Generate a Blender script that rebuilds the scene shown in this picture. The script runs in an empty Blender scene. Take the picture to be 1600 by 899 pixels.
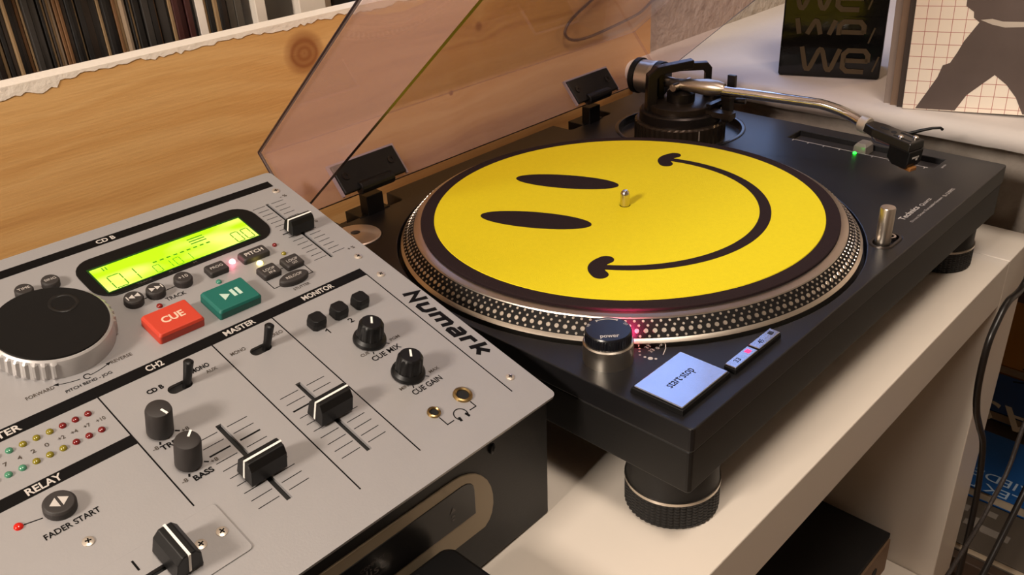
import bpy, bmesh, math, random
from mathutils import Vector, Matrix
random.seed(7)
R = math.radians
S = 0.001          # all lengths below are millimetres
Z0 = 0.88          # the turntable's top plate stands 0.88 m above the floor
scene = bpy.context.scene
C = scene.collection

# ------------------------------------------------------------------ camera, light, exposure
cam_d = bpy.data.cameras.new('camera'); cam = bpy.data.objects.new('camera', cam_d); C.objects.link(cam)
cam_d.sensor_width = 36; cam_d.lens = 1388.65 / 1600 * 36; cam_d.clip_start = 0.01
ax_r = Vector((0.69020989, -0.72180172, -0.05111346)); ax_d = Vector((-0.37852775, -0.29995305, -0.87563972)); ax_f = Vector((0.61670661, 0.62372306, -0.48025254))
m3 = Matrix((ax_r, -ax_d, -ax_f)).transposed().to_4x4()
m3.translation = Vector((-482.05 * S, -364.92 * S, 280.29 * S + Z0)); cam.matrix_world = m3
scene.camera = cam
vs = scene.view_settings; vs.view_transform = 'Standard'; vs.look = 'None'; vs.gamma = 1; vs.use_curve_mapping = False; vs.exposure = 0.0
scene.cycles.use_denoising = True
scene.cycles.max_bounces = 10; scene.cycles.transparent_max_bounces = 16
scene.cycles.caustics_reflective = False; scene.cycles.caustics_refractive = False

world = bpy.data.worlds.new('evening_sky'); scene.world = world; world.use_nodes = True
bg = world.node_tree.nodes['Background']; bg.inputs[0].default_value = (0.38, 0.55, 1.0, 1); bg.inputs[1].default_value = 3.0

def area(name, loc, target, size, power, col, size_y=None):
    d = bpy.data.lights.new(name, 'AREA'); d.energy = power; d.color = col; d.size = size * S
    if size_y: d.shape = 'RECTANGLE'; d.size_y = size_y * S
    o = bpy.data.objects.new(name, d); C.objects.link(o)
    o.location = (loc[0] * S, loc[1] * S, loc[2] * S + Z0)
    v = Vector(target) - Vector(loc); o.rotation_euler = v.to_track_quat('-Z', 'Y').to_euler()
    return o
WARM = (1.0, 0.87, 0.74)
area('floor_lamp_light', (-1500, -150, 810), (0, 0, 0), 230, 25, WARM)
area('ceiling_fill_light', (-300, -560, 1600), (0, 0, 0), 420, 17, WARM)  # unseen warm fill from above, added to lift the dimmer parts
area('wall_lamp_light', (980, -330, 520), (100, -60, 0), 120, 1.6, (1.0, 0.66, 0.36))
pl = area('window_portal', (571, 246, 446), (571, -200, 446), 618, 1, (1, 1, 1), 708); pl.data.cycles.is_portal = True

# ------------------------------------------------------------------ materials
def lin(h):
    h = h.lstrip('#'); o = []
    for i in (0, 2, 4):
        c = int(h[i:i + 2], 16) / 255
        o.append(c / 12.92 if c <= 0.04045 else ((c + 0.055) / 1.055) ** 2.4)
    return (*o, 1)
_m = {}
def mat(name, col, rough=0.5, metal=0.0, bump=0, bscale=400, var=0, vscale=60, emit=None, es=0, spec=0.5, aniso=0, coat=0, bdist=0.001):
    if name in _m: return _m[name]
    m = bpy.data.materials.new(name); m.use_nodes = True; nt = m.node_tree; b = nt.nodes['Principled BSDF']
    c = lin(col) if isinstance(col, str) else (*col, 1)
    b.inputs['Base Color'].default_value = c; b.inputs['Roughness'].default_value = rough; b.inputs['Metallic'].default_value = metal
    b.inputs['Specular IOR Level'].default_value = spec; b.inputs['Coat Weight'].default_value = coat
    if aniso: b.inputs['Anisotropic'].default_value = aniso
    if emit: b.inputs['Emission Color'].default_value = lin(emit); b.inputs['Emission Strength'].default_value = es
    tc = nt.nodes.new('ShaderNodeTexCoord')
    if var:
        n = nt.nodes.new('ShaderNodeTexNoise'); n.inputs['Scale'].default_value = vscale; n.inputs['Detail'].default_value = 5
        nt.links.new(tc.outputs['Object'], n.inputs['Vector'])
        mx = nt.nodes.new('ShaderNodeMix'); mx.data_type = 'RGBA'
        mx.inputs[6].default_value = tuple(v * (1 - var) for v in c[:3]) + (1,); mx.inputs[7].default_value = tuple(min(1, v * (1 + var)) for v in c[:3]) + (1,)
        nt.links.new(n.outputs['Fac'], mx.inputs[0]); nt.links.new(mx.outputs[2], b.inputs['Base Color'])
    if bump:
        n2 = nt.nodes.new('ShaderNodeTexNoise'); n2.inputs['Scale'].default_value = bscale; n2.inputs['Detail'].default_value = 4
        nt.links.new(tc.outputs['Object'], n2.inputs['Vector'])
        bp = nt.nodes.new('ShaderNodeBump'); bp.inputs['Strength'].default_value = bump; bp.inputs['Distance'].default_value = bdist
        nt.links.new(n2.outputs['Fac'], bp.inputs['Height']); nt.links.new(bp.outputs[0], b.inputs['Normal'])
    _m[name] = m; return m

def wood_mat(name):
    m = bpy.data.materials.new(name); m.use_nodes = True; nt = m.node_tree; b = nt.nodes['Principled BSDF']; L = nt.links.new
    tc = nt.nodes.new('ShaderNodeTexCoord')
    # distort the grain round two knots (coordinates in metres along the board)
    sep = nt.nodes.new('ShaderNodeSeparateXYZ'); L(tc.outputs['Object'], sep.inputs[0])
    def math_(op, a, b_):
        n = nt.nodes.new('ShaderNodeMath'); n.operation = op
        if op == 'MULTIPLY_ADD': n.inputs[2].default_value = 0.82
        for i, v in enumerate((a, b_)):
            if v is None: continue
            if isinstance(v, (int, float)): n.inputs[i].default_value = v
            else: L(v, n.inputs[i])
        return n.outputs[0]
    n0 = nt.nodes.new('ShaderNodeTexNoise'); n0.inputs['Scale'].default_value = 5; n0.inputs['Detail'].default_value = 3
    mp0 = nt.nodes.new('ShaderNodeMapping'); mp0.inputs['Scale'].default_value = (1.2, 4, 4); L(tc.outputs['Object'], mp0.inputs[0]); L(mp0.outputs[0], n0.inputs['Vector'])
    zz = math_('ADD', sep.outputs['Z'], math_('MULTIPLY', n0.outputs['Fac'], 0.045))
    dark = None
    for kx, kz, rad in ((-0.1017, 0.1180, 0.0185), (0.085, 0.102, 0.005), (0.045, 0.050, 0.003)):
        dx = math_('SUBTRACT', sep.outputs['X'], kx); dz = math_('SUBTRACT', sep.outputs['Z'], kz)
        d = math_('SQRT', math_('ADD', math_('MULTIPLY', math_('MULTIPLY', dx, dx), 0.9), math_('MULTIPLY', dz, dz)), None)
        w = math_('POWER', 2.718, math_('MULTIPLY', math_('DIVIDE', d, rad * 2.2), -1.0))
        zz = math_('ADD', zz, math_('MULTIPLY', w, 0.02))
        k = math_('SUBTRACT', 1.0, math_('MINIMUM', math_('DIVIDE', d, rad), 1.0))
        k = math_('MULTIPLY', math_('MINIMUM', math_('MULTIPLY', k, 2.4), 1.0), math_('MULTIPLY_ADD', math_('SINE', math_('MULTIPLY', math_('ADD', d, math_('MULTIPLY', n0.outputs['Fac'], 0.02)), 1100), None), 0.07))
        dark = k if dark is None else math_('MAXIMUM', dark, k)
    cmb = nt.nodes.new('ShaderNodeCombineXYZ'); L(math_('MULTIPLY', sep.outputs['X'], 0.6), cmb.inputs[0]); L(math_('MULTIPLY', zz, 34), cmb.inputs[2])
    wv = nt.nodes.new('ShaderNodeTexNoise'); wv.inputs['Scale'].default_value = 1.6; wv.inputs['Detail'].default_value = 3; L(cmb.outputs[0], wv.inputs['Vector'])
    fine = nt.nodes.new('ShaderNodeTexNoise'); fine.inputs['Scale'].default_value = 60; fine.inputs['Detail'].default_value = 4
    mp = nt.nodes.new('ShaderNodeMapping'); mp.inputs['Scale'].default_value = (0.5, 1, 9); L(tc.outputs['Object'], mp.inputs[0]); L(mp.outputs[0], fine.inputs['Vector'])
    cr = nt.nodes.new('ShaderNodeValToRGB'); L(wv.outputs['Fac'], cr.inputs[0])
    e = cr.color_ramp.elements; e[0].position = 0.30; e[0].color = lin('#b5804a'); e[1].position = 0.62; e[1].color = lin('#d6a86c')
    e2 = cr.color_ramp.elements.new(0.47); e2.color = lin('#cc9a5c')
    mx = nt.nodes.new('ShaderNodeMix'); mx.data_type = 'RGBA'; mx.blend_type = 'MULTIPLY'; mx.inputs[0].default_value = 0.10
    L(cr.outputs[0], mx.inputs[6]); cr2 = nt.nodes.new('ShaderNodeValToRGB'); L(fine.outputs['Fac'], cr2.inputs[0])
    cr2.color_ramp.elements[0].position = 0.33; cr2.color_ramp.elements[0].color = (0.45, 0.32, 0.2, 1); cr2.color_ramp.elements[1].position = 0.55; cr2.color_ramp.elements[1].color = (1, 1, 1, 1)
    L(cr2.outputs[0], mx.inputs[7])
    mk = nt.nodes.new('ShaderNodeMix'); mk.data_type = 'RGBA'; L(dark, mk.inputs[0]); L(mx.outputs[2], mk.inputs[6]); mk.inputs[7].default_value = lin('#84481f')
    L(mk.outputs[2], b.inputs['Base Color']); b.inputs['Roughness'].default_value = 0.6
    bp = nt.nodes.new('ShaderNodeBump'); bp.inputs['Strength'].default_value = 0.15; bp.inputs['Distance'].default_value = 0.001; L(fine.outputs['Fac'], bp.inputs['Height']); L(bp.outputs[0], b.inputs['Normal'])
    return m

def acrylic_mat(name, tint, diff=0.05):
    m = bpy.data.materials.new(name); m.use_nodes = True; nt = m.node_tree; L = nt.links.new
    for n in list(nt.nodes): nt.nodes.remove(n)
    out = nt.nodes.new('ShaderNodeOutputMaterial'); tr = nt.nodes.new('ShaderNodeBsdfTransparent'); tr.inputs[0].default_value = (*tint, 1)
    df = nt.nodes.new('ShaderNodeBsdfDiffuse'); df.inputs[0].default_value = lin('#d2b6b2')
    gl = nt.nodes.new('ShaderNodeBsdfGlossy'); gl.inputs['Roughness'].default_value = 0.02
    m1 = nt.nodes.new('ShaderNodeMixShader'); m1.inputs[0].default_value = diff; L(tr.outputs[0], m1.inputs[1]); L(df.outputs[0], m1.inputs[2])
    lw = nt.nodes.new('ShaderNodeLayerWeight'); lw.inputs[0].default_value = 0.5
    pw_ = nt.nodes.new('ShaderNodeMath'); pw_.operation = 'POWER'; L(lw.outputs['Facing'], pw_.inputs[0]); pw_.inputs[1].default_value = 5.0
    fr = nt.nodes.new('ShaderNodeMath'); fr.operation = 'MULTIPLY_ADD'; L(pw_.outputs[0], fr.inputs[0]); fr.inputs[1].default_value = 0.8; fr.inputs[2].default_value = 0.03
    m2 = nt.nodes.new('ShaderNodeMixShader'); L(fr.outputs[0], m2.inputs[0]); L(m1.outputs[0], m2.inputs[1]); L(gl.outputs[0], m2.inputs[2]); L(m2.outputs[0], out.inputs[0])
    return m

def sleeve_art_mat(name):
    # printed cover: cream ground with a fine red grid (flat print)
    m = bpy.data.materials.new(name); m.use_nodes = True; nt = m.node_tree; b = nt.nodes['Principled BSDF']; L = nt.links.new
    tc = nt.nodes.new('ShaderNodeTexCoord'); sep = nt.nodes.new('ShaderNodeSeparateXYZ'); L(tc.outputs['Object'], sep.inputs[0])
    def line(sock, off, step):
        a = nt.nodes.new('ShaderNodeMath'); a.operation = 'SUBTRACT'; L(sock, a.inputs[0]); a.inputs[1].default_value = off
        w = nt.nodes.new('ShaderNodeMath'); w.operation = 'PINGPONG'; L(a.outputs[0], w.inputs[0]); w.inputs[1].default_value = step / 2
        c = nt.nodes.new('ShaderNodeMath'); c.operation = 'LESS_THAN'; L(w.outputs[0], c.inputs[0]); c.inputs[1].default_value = 0.00024
        return c.outputs[0]
    mxm = nt.nodes.new('ShaderNodeMath'); mxm.operation = 'MAXIMUM'
    L(line(sep.outputs['X'], 0.0097, 0.0102), mxm.inputs[0]); L(line(sep.outputs['Z'], 0.0040, 0.0107), mxm.inputs[1])
    mk = nt.nodes.new('ShaderNodeMix'); mk.data_type = 'RGBA'; L(mxm.outputs[0], mk.inputs[0]); mk.inputs[6].default_value = lin('#efe2d2'); mk.inputs[7].default_value = lin('#b06a60')
    L(mk.outputs[2], b.inputs['Base Color']); b.inputs['Roughness'].default_value = 0.35
    return m

def lcd_mat(name):
    m = bpy.data.materials.new(name); m.use_nodes = True; nt = m.node_tree; b = nt.nodes['Principled BSDF']; L = nt.links.new
    tc = nt.nodes.new('ShaderNodeTexCoord'); mp = nt.nodes.new('ShaderNodeMapping'); mp.inputs['Scale'].default_value = (22, 60, 1); L(tc.outputs['Object'], mp.inputs[0])
    n = nt.nodes.new('ShaderNodeTexNoise'); n.inputs['Scale'].default_value = 1.1; n.inputs['Detail'].default_value = 1; L(mp.outputs[0], n.inputs['Vector'])
    cr = nt.nodes.new('ShaderNodeValToRGB'); L(n.outputs['Fac'], cr.inputs[0]); e = cr.color_ramp.elements
    e[0].position = 0.42; e[0].color = (0.46, 1.0, 0.0, 1); e[1].position = 0.66; e[1].color = (0.95, 1.0, 0.22, 1)
    b.inputs['Base Color'].default_value = lin('#6a8a10'); L(cr.outputs[0], b.inputs['Emission Color']); b.inputs['Emission Strength'].default_value = 1.0; b.inputs['Roughness'].default_value = 0.3
    return m

M_plate = mat('silver_paint', '#a29f9f', 0.42, 0.3, bump=0.05, bscale=900, var=0.05, vscale=30)
M_black = mat('black_plastic', '#090808', 0.42, spec=0.35)
M_rubber = mat('black_rubber', '#0d0b0a', 0.6, bump=0.1, bscale=700)
M_greybtn = mat('charcoal_rubber', '#2a2523', 0.6, var=0.12, vscale=200)
M_ink = mat('black_ink', '#060404', 0.6, spec=0.15)
M_inkthin = mat('faded_ink', '#42382f', 0.6)
M_white = mat('white_ink', '#bdb6b0', 0.5)
M_wline = mat('white_plastic', '#f0ece6', 0.4)
M_case = mat('black_steel', '#0e0c0b', 0.5, 0.0, bump=0.06, bscale=800)
M_screw = mat('nickel_screw', '#d2c6b8', 0.35, 0.7)
M_gold = mat('brass', '#a48a5c', 0.3, 1.0)
M_hole = mat('deep_black', '#050404', 0.8)
M_alu = mat('brushed_aluminium', '#d6ccc0', 0.3, 1.0, aniso=0.4)
M_steel = mat('satin_steel', '#cfc6ba', 0.3, 1.0)
M_chrome = mat('chrome', '#ece9e6', 0.1, 1.0)
M_tt = mat('satin_black_paint', '#100f11', 0.4, 0.0, bump=0.05, bscale=1500, spec=0.55)
M_ttlow = mat('black_resin', '#0c0a09', 0.5, bump=0.08, bscale=1200)
M_yellow = mat('yellow_felt', '#e0cd20', 0.85, bump=0.25, bscale=1600, var=0.05, vscale=300, spec=0.15)
M_felt = mat('black_felt', '#2a1f20', 0.95, bump=0.3, bscale=1500, spec=0.1)
M_shelf = mat('white_lacquer', '#d8cdc0', 0.38, var=0.02, vscale=8)
M_plaster = mat('rough_plaster', '#a89e94', 0.95, bump=1.0, bscale=70, var=0.3, vscale=55, bdist=0.006)
M_ledge = mat('painted_stone', '#c2bab5', 0.6, bump=0.25, bscale=160, var=0.03, vscale=30)
M_rock = mat('grey_stone', '#9a9086', 0.95, bump=1.0, bscale=60, var=0.35, vscale=40, bdist=0.004)
M_room = mat('room_paint', '#d6cdc0', 0.9)
M_floor = mat('floor_boards', '#6a5138', 0.6, var=0.2, vscale=6)

# ------------------------------------------------------------------ mesh builder (millimetres)
class MB:
    def __init__(s): s.v = []; s.f = []; s.mi = []
    def add(s, vs, fs, mi=0):
        o = len(s.v); s.v += [tuple(v) for v in vs]; s.f += [tuple(i + o for i in f) for f in fs]; s.mi += [mi] * len(fs); return s
    def box(s, x0, x1, y0, y1, z0, z1, mi=0):
        return s.add([(x0, y0, z0), (x1, y0, z0), (x1, y1, z0), (x0, y1, z0), (x0, y0, z1), (x1, y0, z1), (x1, y1, z1), (x0, y1, z1)],
                     [(3, 2, 1, 0), (4, 5, 6, 7), (0, 1, 5, 4), (1, 2, 6, 5), (2, 3, 7, 6), (3, 0, 4, 7)], mi)
    def loft(s, rings, mi=0, caps=True):          # rings: lists of points, all the same length
        n = len(rings[0]); vs = [p for r in rings for p in r]; fs = []
        for k in range(len(rings) - 1):
            for i in range(n):
                j = (i + 1) % n; fs.append((k * n + i, k * n + j, (k + 1) * n + j, (k + 1) * n + i))
        if caps: fs.append(tuple(range(n))[::-1]); fs.append(tuple((len(rings) - 1) * n + i for i in range(n)))
        return s.add(vs, fs, mi)
    def prism(s, poly, z0, z1, mi=0, top=1.0):
        return s.loft([[(x, y, z0) for x, y in poly], [(x * top, y * top, z1) for x, y in poly]], mi)
    def lathe(s, prof, n=48, c=(0, 0), mi=0, caps=True):
        return s.loft([[(c[0] + r * math.cos(2 * math.pi * i / n), c[1] + r * math.sin(2 * math.pi * i / n), z) for i in range(n)] for r, z in prof], mi, caps)
    def ring(s, prof, n=64, c=(0, 0), mi=0):      # closed profile, no caps
        rings = [[(c[0] + r * math.cos(2 * math.pi * i / n), c[1] + r * math.sin(2 * math.pi * i / n), z) for i in range(n)] for r, z in prof]
        return s.loft(rings + [rings[0]], mi, False)
    def tube(s, path, rad, n=14, mi=0):
        P = [Vector(p) for p in path]; rs = rad if isinstance(rad, (list, tuple)) else [rad] * len(P); rings = []
        t0 = (P[1] - P[0]).normalized(); up = Vector((0, 0, 1)) if abs(t0.z) < 0.9 else Vector((1, 0, 0)); nrm = (up - t0 * up.dot(t0)).normalized()
        for i, p in enumerate(P):
            t = (P[min(i + 1, len(P) - 1)] - P[max(i - 1, 0)]).normalized(); nrm = (nrm - t * nrm.dot(t)).normalized(); b = t.cross(nrm)
            rings.append([tuple(p + (nrm * math.cos(2 * math.pi * k / n) + b * math.sin(2 * math.pi * k / n)) * rs[i]) for k in range(n)])
        return s.loft(rings, mi)
    def strip(s, pts, w, z0=0.0, z1=0.12, mi=0):  # flat stroke along a polyline in xy
        n = len(pts); a = []; b = []; ws = w if isinstance(w, (list, tuple)) else [w] * n
        for i in range(n):
            p = Vector(pts[i]); q0 = Vector(pts[max(i - 1, 0)]); q1 = Vector(pts[min(i + 1, n - 1)])
            d0 = (p - q0).normalized() if i else (q1 - p).normalized(); d1 = (q1 - p).normalized() if i < n - 1 else d0
            t = (d0 + d1); t = t.normalized() if t.length > 1e-6 else d0; nn = Vector((-t.y, t.x)); k = ws[i] / 2 / max(0.45, nn.dot(Vector((-d1.y, d1.x))))
            a.append(p + nn * k); b.append(p - nn * k)
        vs = [(q.x, q.y, z) for z in (z0, z1) for q in a + b]; fs = []; N = 2 * n
        for i in range(n - 1):
            fs += [(N + i, N + n + i, N + n + i + 1, N + i + 1), (i, i + 1, n + i + 1, n + i), (i, N + i, N + i + 1, i + 1), (n + i, n + i + 1, N + n + i + 1, N + n + i)]
        fs += [(0, n, N + n, N), (n - 1, N + n - 1, N + 2 * n - 1, 2 * n - 1)]
        return s.add(vs, fs, mi)
    def xf(s, m, i0=0):
        s.v[i0:] = [tuple(m @ Vector(v)) for v in s.v[i0:]]; return s

def obj(name, mb, mats, parent=None, loc=(0, 0, 0), rot=(0, 0, 0), smooth=None, bevel=0, seg=2, label=None, kind=None):
    me = bpy.data.meshes.new(name); me.from_pydata([(a * S, b * S, c * S) for a, b, c in mb.v], [], mb.f)
    bm = bmesh.new(); bm.from_mesh(me); bmesh.ops.recalc_face_normals(bm, faces=bm.faces); bm.to_mesh(me); bm.free()
    for m in (mats if isinstance(mats, (list, tuple)) else [mats]): me.materials.append(m)
    if any(mb.mi):
        for p, i in zip(me.polygons, mb.mi): p.material_index = i
    return place(name, me, parent, loc, rot, smooth, bevel, seg, label, kind)
def place(name, me, parent=None, loc=(0, 0, 0), rot=(0, 0, 0), smooth=None, bevel=0, seg=2, label=None, kind=None):
    o = bpy.data.objects.new(name, me); C.objects.link(o)
    if smooth is not None:
        for p in me.polygons: p.use_smooth = True
        me.set_sharp_from_angle(angle=R(smooth))
    o.location = (loc[0] * S, loc[1] * S, loc[2] * S + (0 if parent else Z0)); o.rotation_euler = rot; o.parent = parent
    if bevel:
        b = o.modifiers.new('bevel', 'BEVEL'); b.width = bevel * S; b.segments = seg; b.limit_method = 'ANGLE'; b.angle_limit = R(40); b.harden_normals = False
    if label: o['label'] = label
    if kind: o['kind'] = kind
    return o
def tag(o, label, cat, group=None):
    o['label'] = label; o['category'] = cat
    if group: o['group'] = group
    return o
def thing(name, label, cat, loc=(0, 0, 0), rot=(0, 0, 0), group=None):
    o = bpy.data.objects.new(name, None); C.objects.link(o); o.empty_display_size = 0.02
    o.location = (loc[0] * S, loc[1] * S, loc[2] * S + Z0); o.rotation_euler = rot
    return tag(o, label, cat, group)
def struct(name, mb, m, **k):
    o = obj(name, mb, m, **k); o['kind'] = 'structure'; return o
def cut(o, cutters):                              # boolean cuts, applied, cutters removed
    for i, c in enumerate(cutters):
        co = obj('cutter', c, M_black); co.location = (0, 0, 0); co.parent = o.parent; co.matrix_parent_inverse = o.matrix_parent_inverse; co.location = o.location; co.rotation_euler = o.rotation_euler
        md = o.modifiers.new('cut', 'BOOLEAN'); md.object = co; md.operation = 'DIFFERENCE'; md.solver = 'EXACT'
    bpy.context.view_layer.update(); dg = bpy.context.evaluated_depsgraph_get()
    me = bpy.data.meshes.new_from_object(o.evaluated_get(dg)); cs = [md.object for md in o.modifiers if md.type == 'BOOLEAN']
    o.modifiers.clear(); old = o.data; o.data = me; bpy.data.meshes.remove(old)
    for c in cs: bpy.data.objects.remove(c)
    return o
def rrect(x0, x1, y0, y1, r, n=6):
    p = []
    for cx, cy, a0 in ((x1 - r, y1 - r, 0), (x0 + r, y1 - r, 90), (x0 + r, y0 + r, 180), (x1 - r, y0 + r, 270)):
        p += [(cx + r * math.cos(R(a0 + 90 * i / n)), cy + r * math.sin(R(a0 + 90 * i / n))) for i in range(n + 1)]
    return p
def circle(r, n=24, c=(0, 0)): return [(c[0] + r * math.cos(2 * math.pi * i / n), c[1] + r * math.sin(2 * math.pi * i / n)) for i in range(n)]
def arc(c, r, a0, a1, n): return [(c[0] + r * math.cos(R(a0 + (a1 - a0) * i / n)), c[1] + r * math.sin(R(a0 + (a1 - a0) * i / n))) for i in range(n + 1)]

def text(body, w, h, m, parent, loc, rot=(0, 0, 0), thick=0.0, shear=0.0, name='lettering', flip=False):
    """lettering that fills a w x h box, lower left corner at loc"""
    cu = bpy.data.curves.new('t', 'FONT'); cu.body = body; cu.size = 1; cu.resolution_u = 3; cu.offset = thick
    to = bpy.data.objects.new('t', cu); C.objects.link(to); me = bpy.data.meshes.new_from_object(to)
    bpy.data.objects.remove(to); bpy.data.curves.remove(cu)
    xs = [v.co.x for v in me.vertices]; ys = [v.co.y for v in me.vertices]; x0, y0 = min(xs), min(ys); sx = w / (max(xs) - x0); sy = h / (max(ys) - y0)
    for v in me.vertices:
        y = (v.co.y - y0) * sy; v.co = ((v.co.x - x0) * sx * S + y * shear * S, y * S, 0)
    me.materials.clear(); me.materials.append(m)
    return place(name, me, parent, loc, rot)

# ================================================================== THE ROOM
struct('floor', MB().box(-2600, 1500, -2600, 330, -900, -880).box(-2600, 360, 330, 1000, -900, -880), M_floor)
struct('ceiling', MB().box(-2600, 1500, -2600, 330, 1700, 1720).box(-2600, 360, 330, 1000, 1700, 1720), M_room)
struct('wall_left', MB().box(-2620, -2600, -2600, 1000, -880, 1700), M_room)
struct('wall_front', MB().box(-2600, 1500, -2620, -2600, -880, 1700), M_room)
struct('wall_rear', MB().box(-2600, 352, 980, 1000, -880, 1700), M_room)
# back wall beside the wooden board, with the window opening above the ledge
wb = MB()
wb.box(352, 1500, 236, 330, -880, 92); wb.box(352, 360, 236, 330, 92, 245); wb.box(-2600, 262, 236, 330, 245, 800); wb.box(880, 1500, 236, 330, 92, 800); wb.box(-2600, 1500, 236, 330, 800, 1700)
wb.box(352, 360, 330, 1000, -880, 245)
struct('wall_back', wb, M_plaster)
struct('wall_right', MB().box(1480, 1500, -2600, 236, -880, 1700), M_room)
w1 = struct('window_1', MB().box(360, 880, 285, 300, 92, 104).box(262, 880, 285, 300, 788, 800).box(360, 372, 285, 300, 104, 245).box(262, 360, 285, 300, 233, 245).box(262, 274, 285, 300, 245, 788).box(868, 880, 285, 300, 104, 788).box(634, 646, 285, 300, 104, 788), M_shelf)
gm = acrylic_mat('window_glass', (0.96, 0.98, 1.0), 0.0)
for x0, x1, z0_ in ((274, 366, 239), (366, 634, 104), (646, 868, 104)): obj('pane', MB().box(x0, x1, 291, 294, z0_, 788), gm, w1).location = (0, 0, 0)
# deep painted ledge in the corner, rough stone below it
lg = MB(); prof = []
ledge_pts = [(306 + 0, 2), (304, 6), (304.5, 13), (308, 17.5), (314, 20)]
ys_ = [236 - i * 12 for i in range(48)]
rings = []
for i, y in enumerate(ys_):
    j = random.uniform(-0.4, 0.4); j2 = random.uniform(-0.5, 0.5)
    rings.append([(px + j, y, pz + (j2 if pz < 5 else 0)) for px, pz in ledge_pts] + [(1480, y, 20), (1480, y, 2)])
lg.loft(rings); struct('trim_1', lg, M_ledge, smooth=50)
rk = MB(); random.seed(3); NX, NZ = 40, 20; vs_ = []; fs_ = []
for i in range(NX + 1):
    for k in range(NZ + 1):
        y = 236 - i * 10.4; z = 6 - k * 44; vs_.append((366 + random.uniform(-5, 5), y, z))
for i in range(NX):
    for k in range(NZ): a = i * (NZ + 1) + k; fs_.append((a, a + 1, a + NZ + 2, a + NZ + 1))
rk.add(vs_, fs_); 
o_ = len(rk.v); vs_ = []; fs_ = []
for i in range(31):
    for k in range(9): vs_.append((319 + random.uniform(-3, 3) + (12 if i == 30 else 0), 236 - i * 9.6, 5 - k * 10.9))
for i in range(30):
    for k in range(8): a = i * 9 + k; fs_.append((a, a + 1, a + 10, a + 9))
rk.add(vs_, fs_)
struct('wall_side', rk, M_rock, smooth=60)

# ================================================================== WHITE SHELF UNIT
su = thing('shelf_unit', 'white lacquered shelf unit carrying the turntable and the mixer', 'shelf', (0, 0, -880))
def su_box(name, *b): return obj(name, MB().box(*b), M_shelf, su, bevel=0.8).__setattr__('location', Vector((0, 0, 0)))
base = 880
def sub(name, x0, x1, y0, y1, z0, z1): obj(name, MB().box(x0, x1, y0, y1, z0 + base, z1 + base), M_shelf, su, bevel=1.0)
sub('top_board', -1500, 282, -193, 262, -127, -83.5)
sub('side_panel', 283, 346, -193, 262, -880, -83.8)
sub('side_panel', -1560, -1500, -193, 262, -880, -83.8)
sub('shelf_board', -1500, 282, -191, 262, -478, -462)
sub('divider', -470, -454, -190, 262, -462, -127)
sub('back_panel', -1500, 282, 255, 262, -462, -127)
sub('bottom_board', -1500, 282, -193, 262, -880, -837)
bx_ = thing('storage_box', 'dark box with a black top and brown front in the shelf compartment', 'box', (0, -148, -462))
obj('lid', MB().box(-60, 268, 0, 330, 44, 50), mat('black_card', '#0e0b0a', 0.7), bx_, bevel=0.8)
obj('body', MB().box(-58, 266, -2, 328, 0, 44), mat('brown_card', '#7a5f46', 0.7), bx_, bevel=0.6)
obj('handle_hole', MB().lathe([(7, -2.4), (7, -1.9)], 20).xf(Matrix.Rotation(R(90), 4, 'X') @ Matrix.Identity(4)), M_hole, bx_, loc=(232, -4.4, 20))

# ================================================================== WOODEN BOARD
wd = thing('wooden_board', 'pine board with a dark knot standing behind the turntable', 'board', (0, 0, -83.5))
M_wood = wood_mat('pine')
bd = obj('plank', MB().box(-1100, 351, 232, 250, -83, 143), M_wood, wd, loc=(0, 0, 83.5), bevel=0.6)
pm = MB(); random.seed(11); n = 330; top = []; bot = []
ph = [random.uniform(0, 6) for _ in range(6)]
for i in range(n + 1):
    x = -700 + i * (1051 / n)
    d = 3.4 + (2.5 if x < -285 else 0) + 1.0 * math.sin(x * 0.021 + ph[0]) + 0.9 * math.sin(x * 0.07 + ph[1]) + random.uniform(-1.3, 1.3) + 0.6 * math.sin(x * 0.31 + ph[2])
    bot.append(max(1.2, d))
vs_ = []; fs_ = []
for i in range(n + 1):
    x = -700 + i * (1051 / n)
    vs_ += [(x, 231.6, 143 - bot[i]), (x, 231.6, 143.4), (x, 250.3, 143.4), (x, 232.2, 143 - bot[i])]
for i in range(n):
    a = 4 * i; fs_ += [(a, a + 4, a + 5, a + 1), (a + 1, a + 5, a + 6, a + 2), (a + 3, a, a + 4, a + 7)[::-1]]
pm.add(vs_, fs_)
obj('paint_edge', pm, mat('white_paint', '#e9ddd0', 0.7, bump=0.5, bscale=300), wd, loc=(0, 0, 83.5), label='ragged white paint along the top edge')

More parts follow.
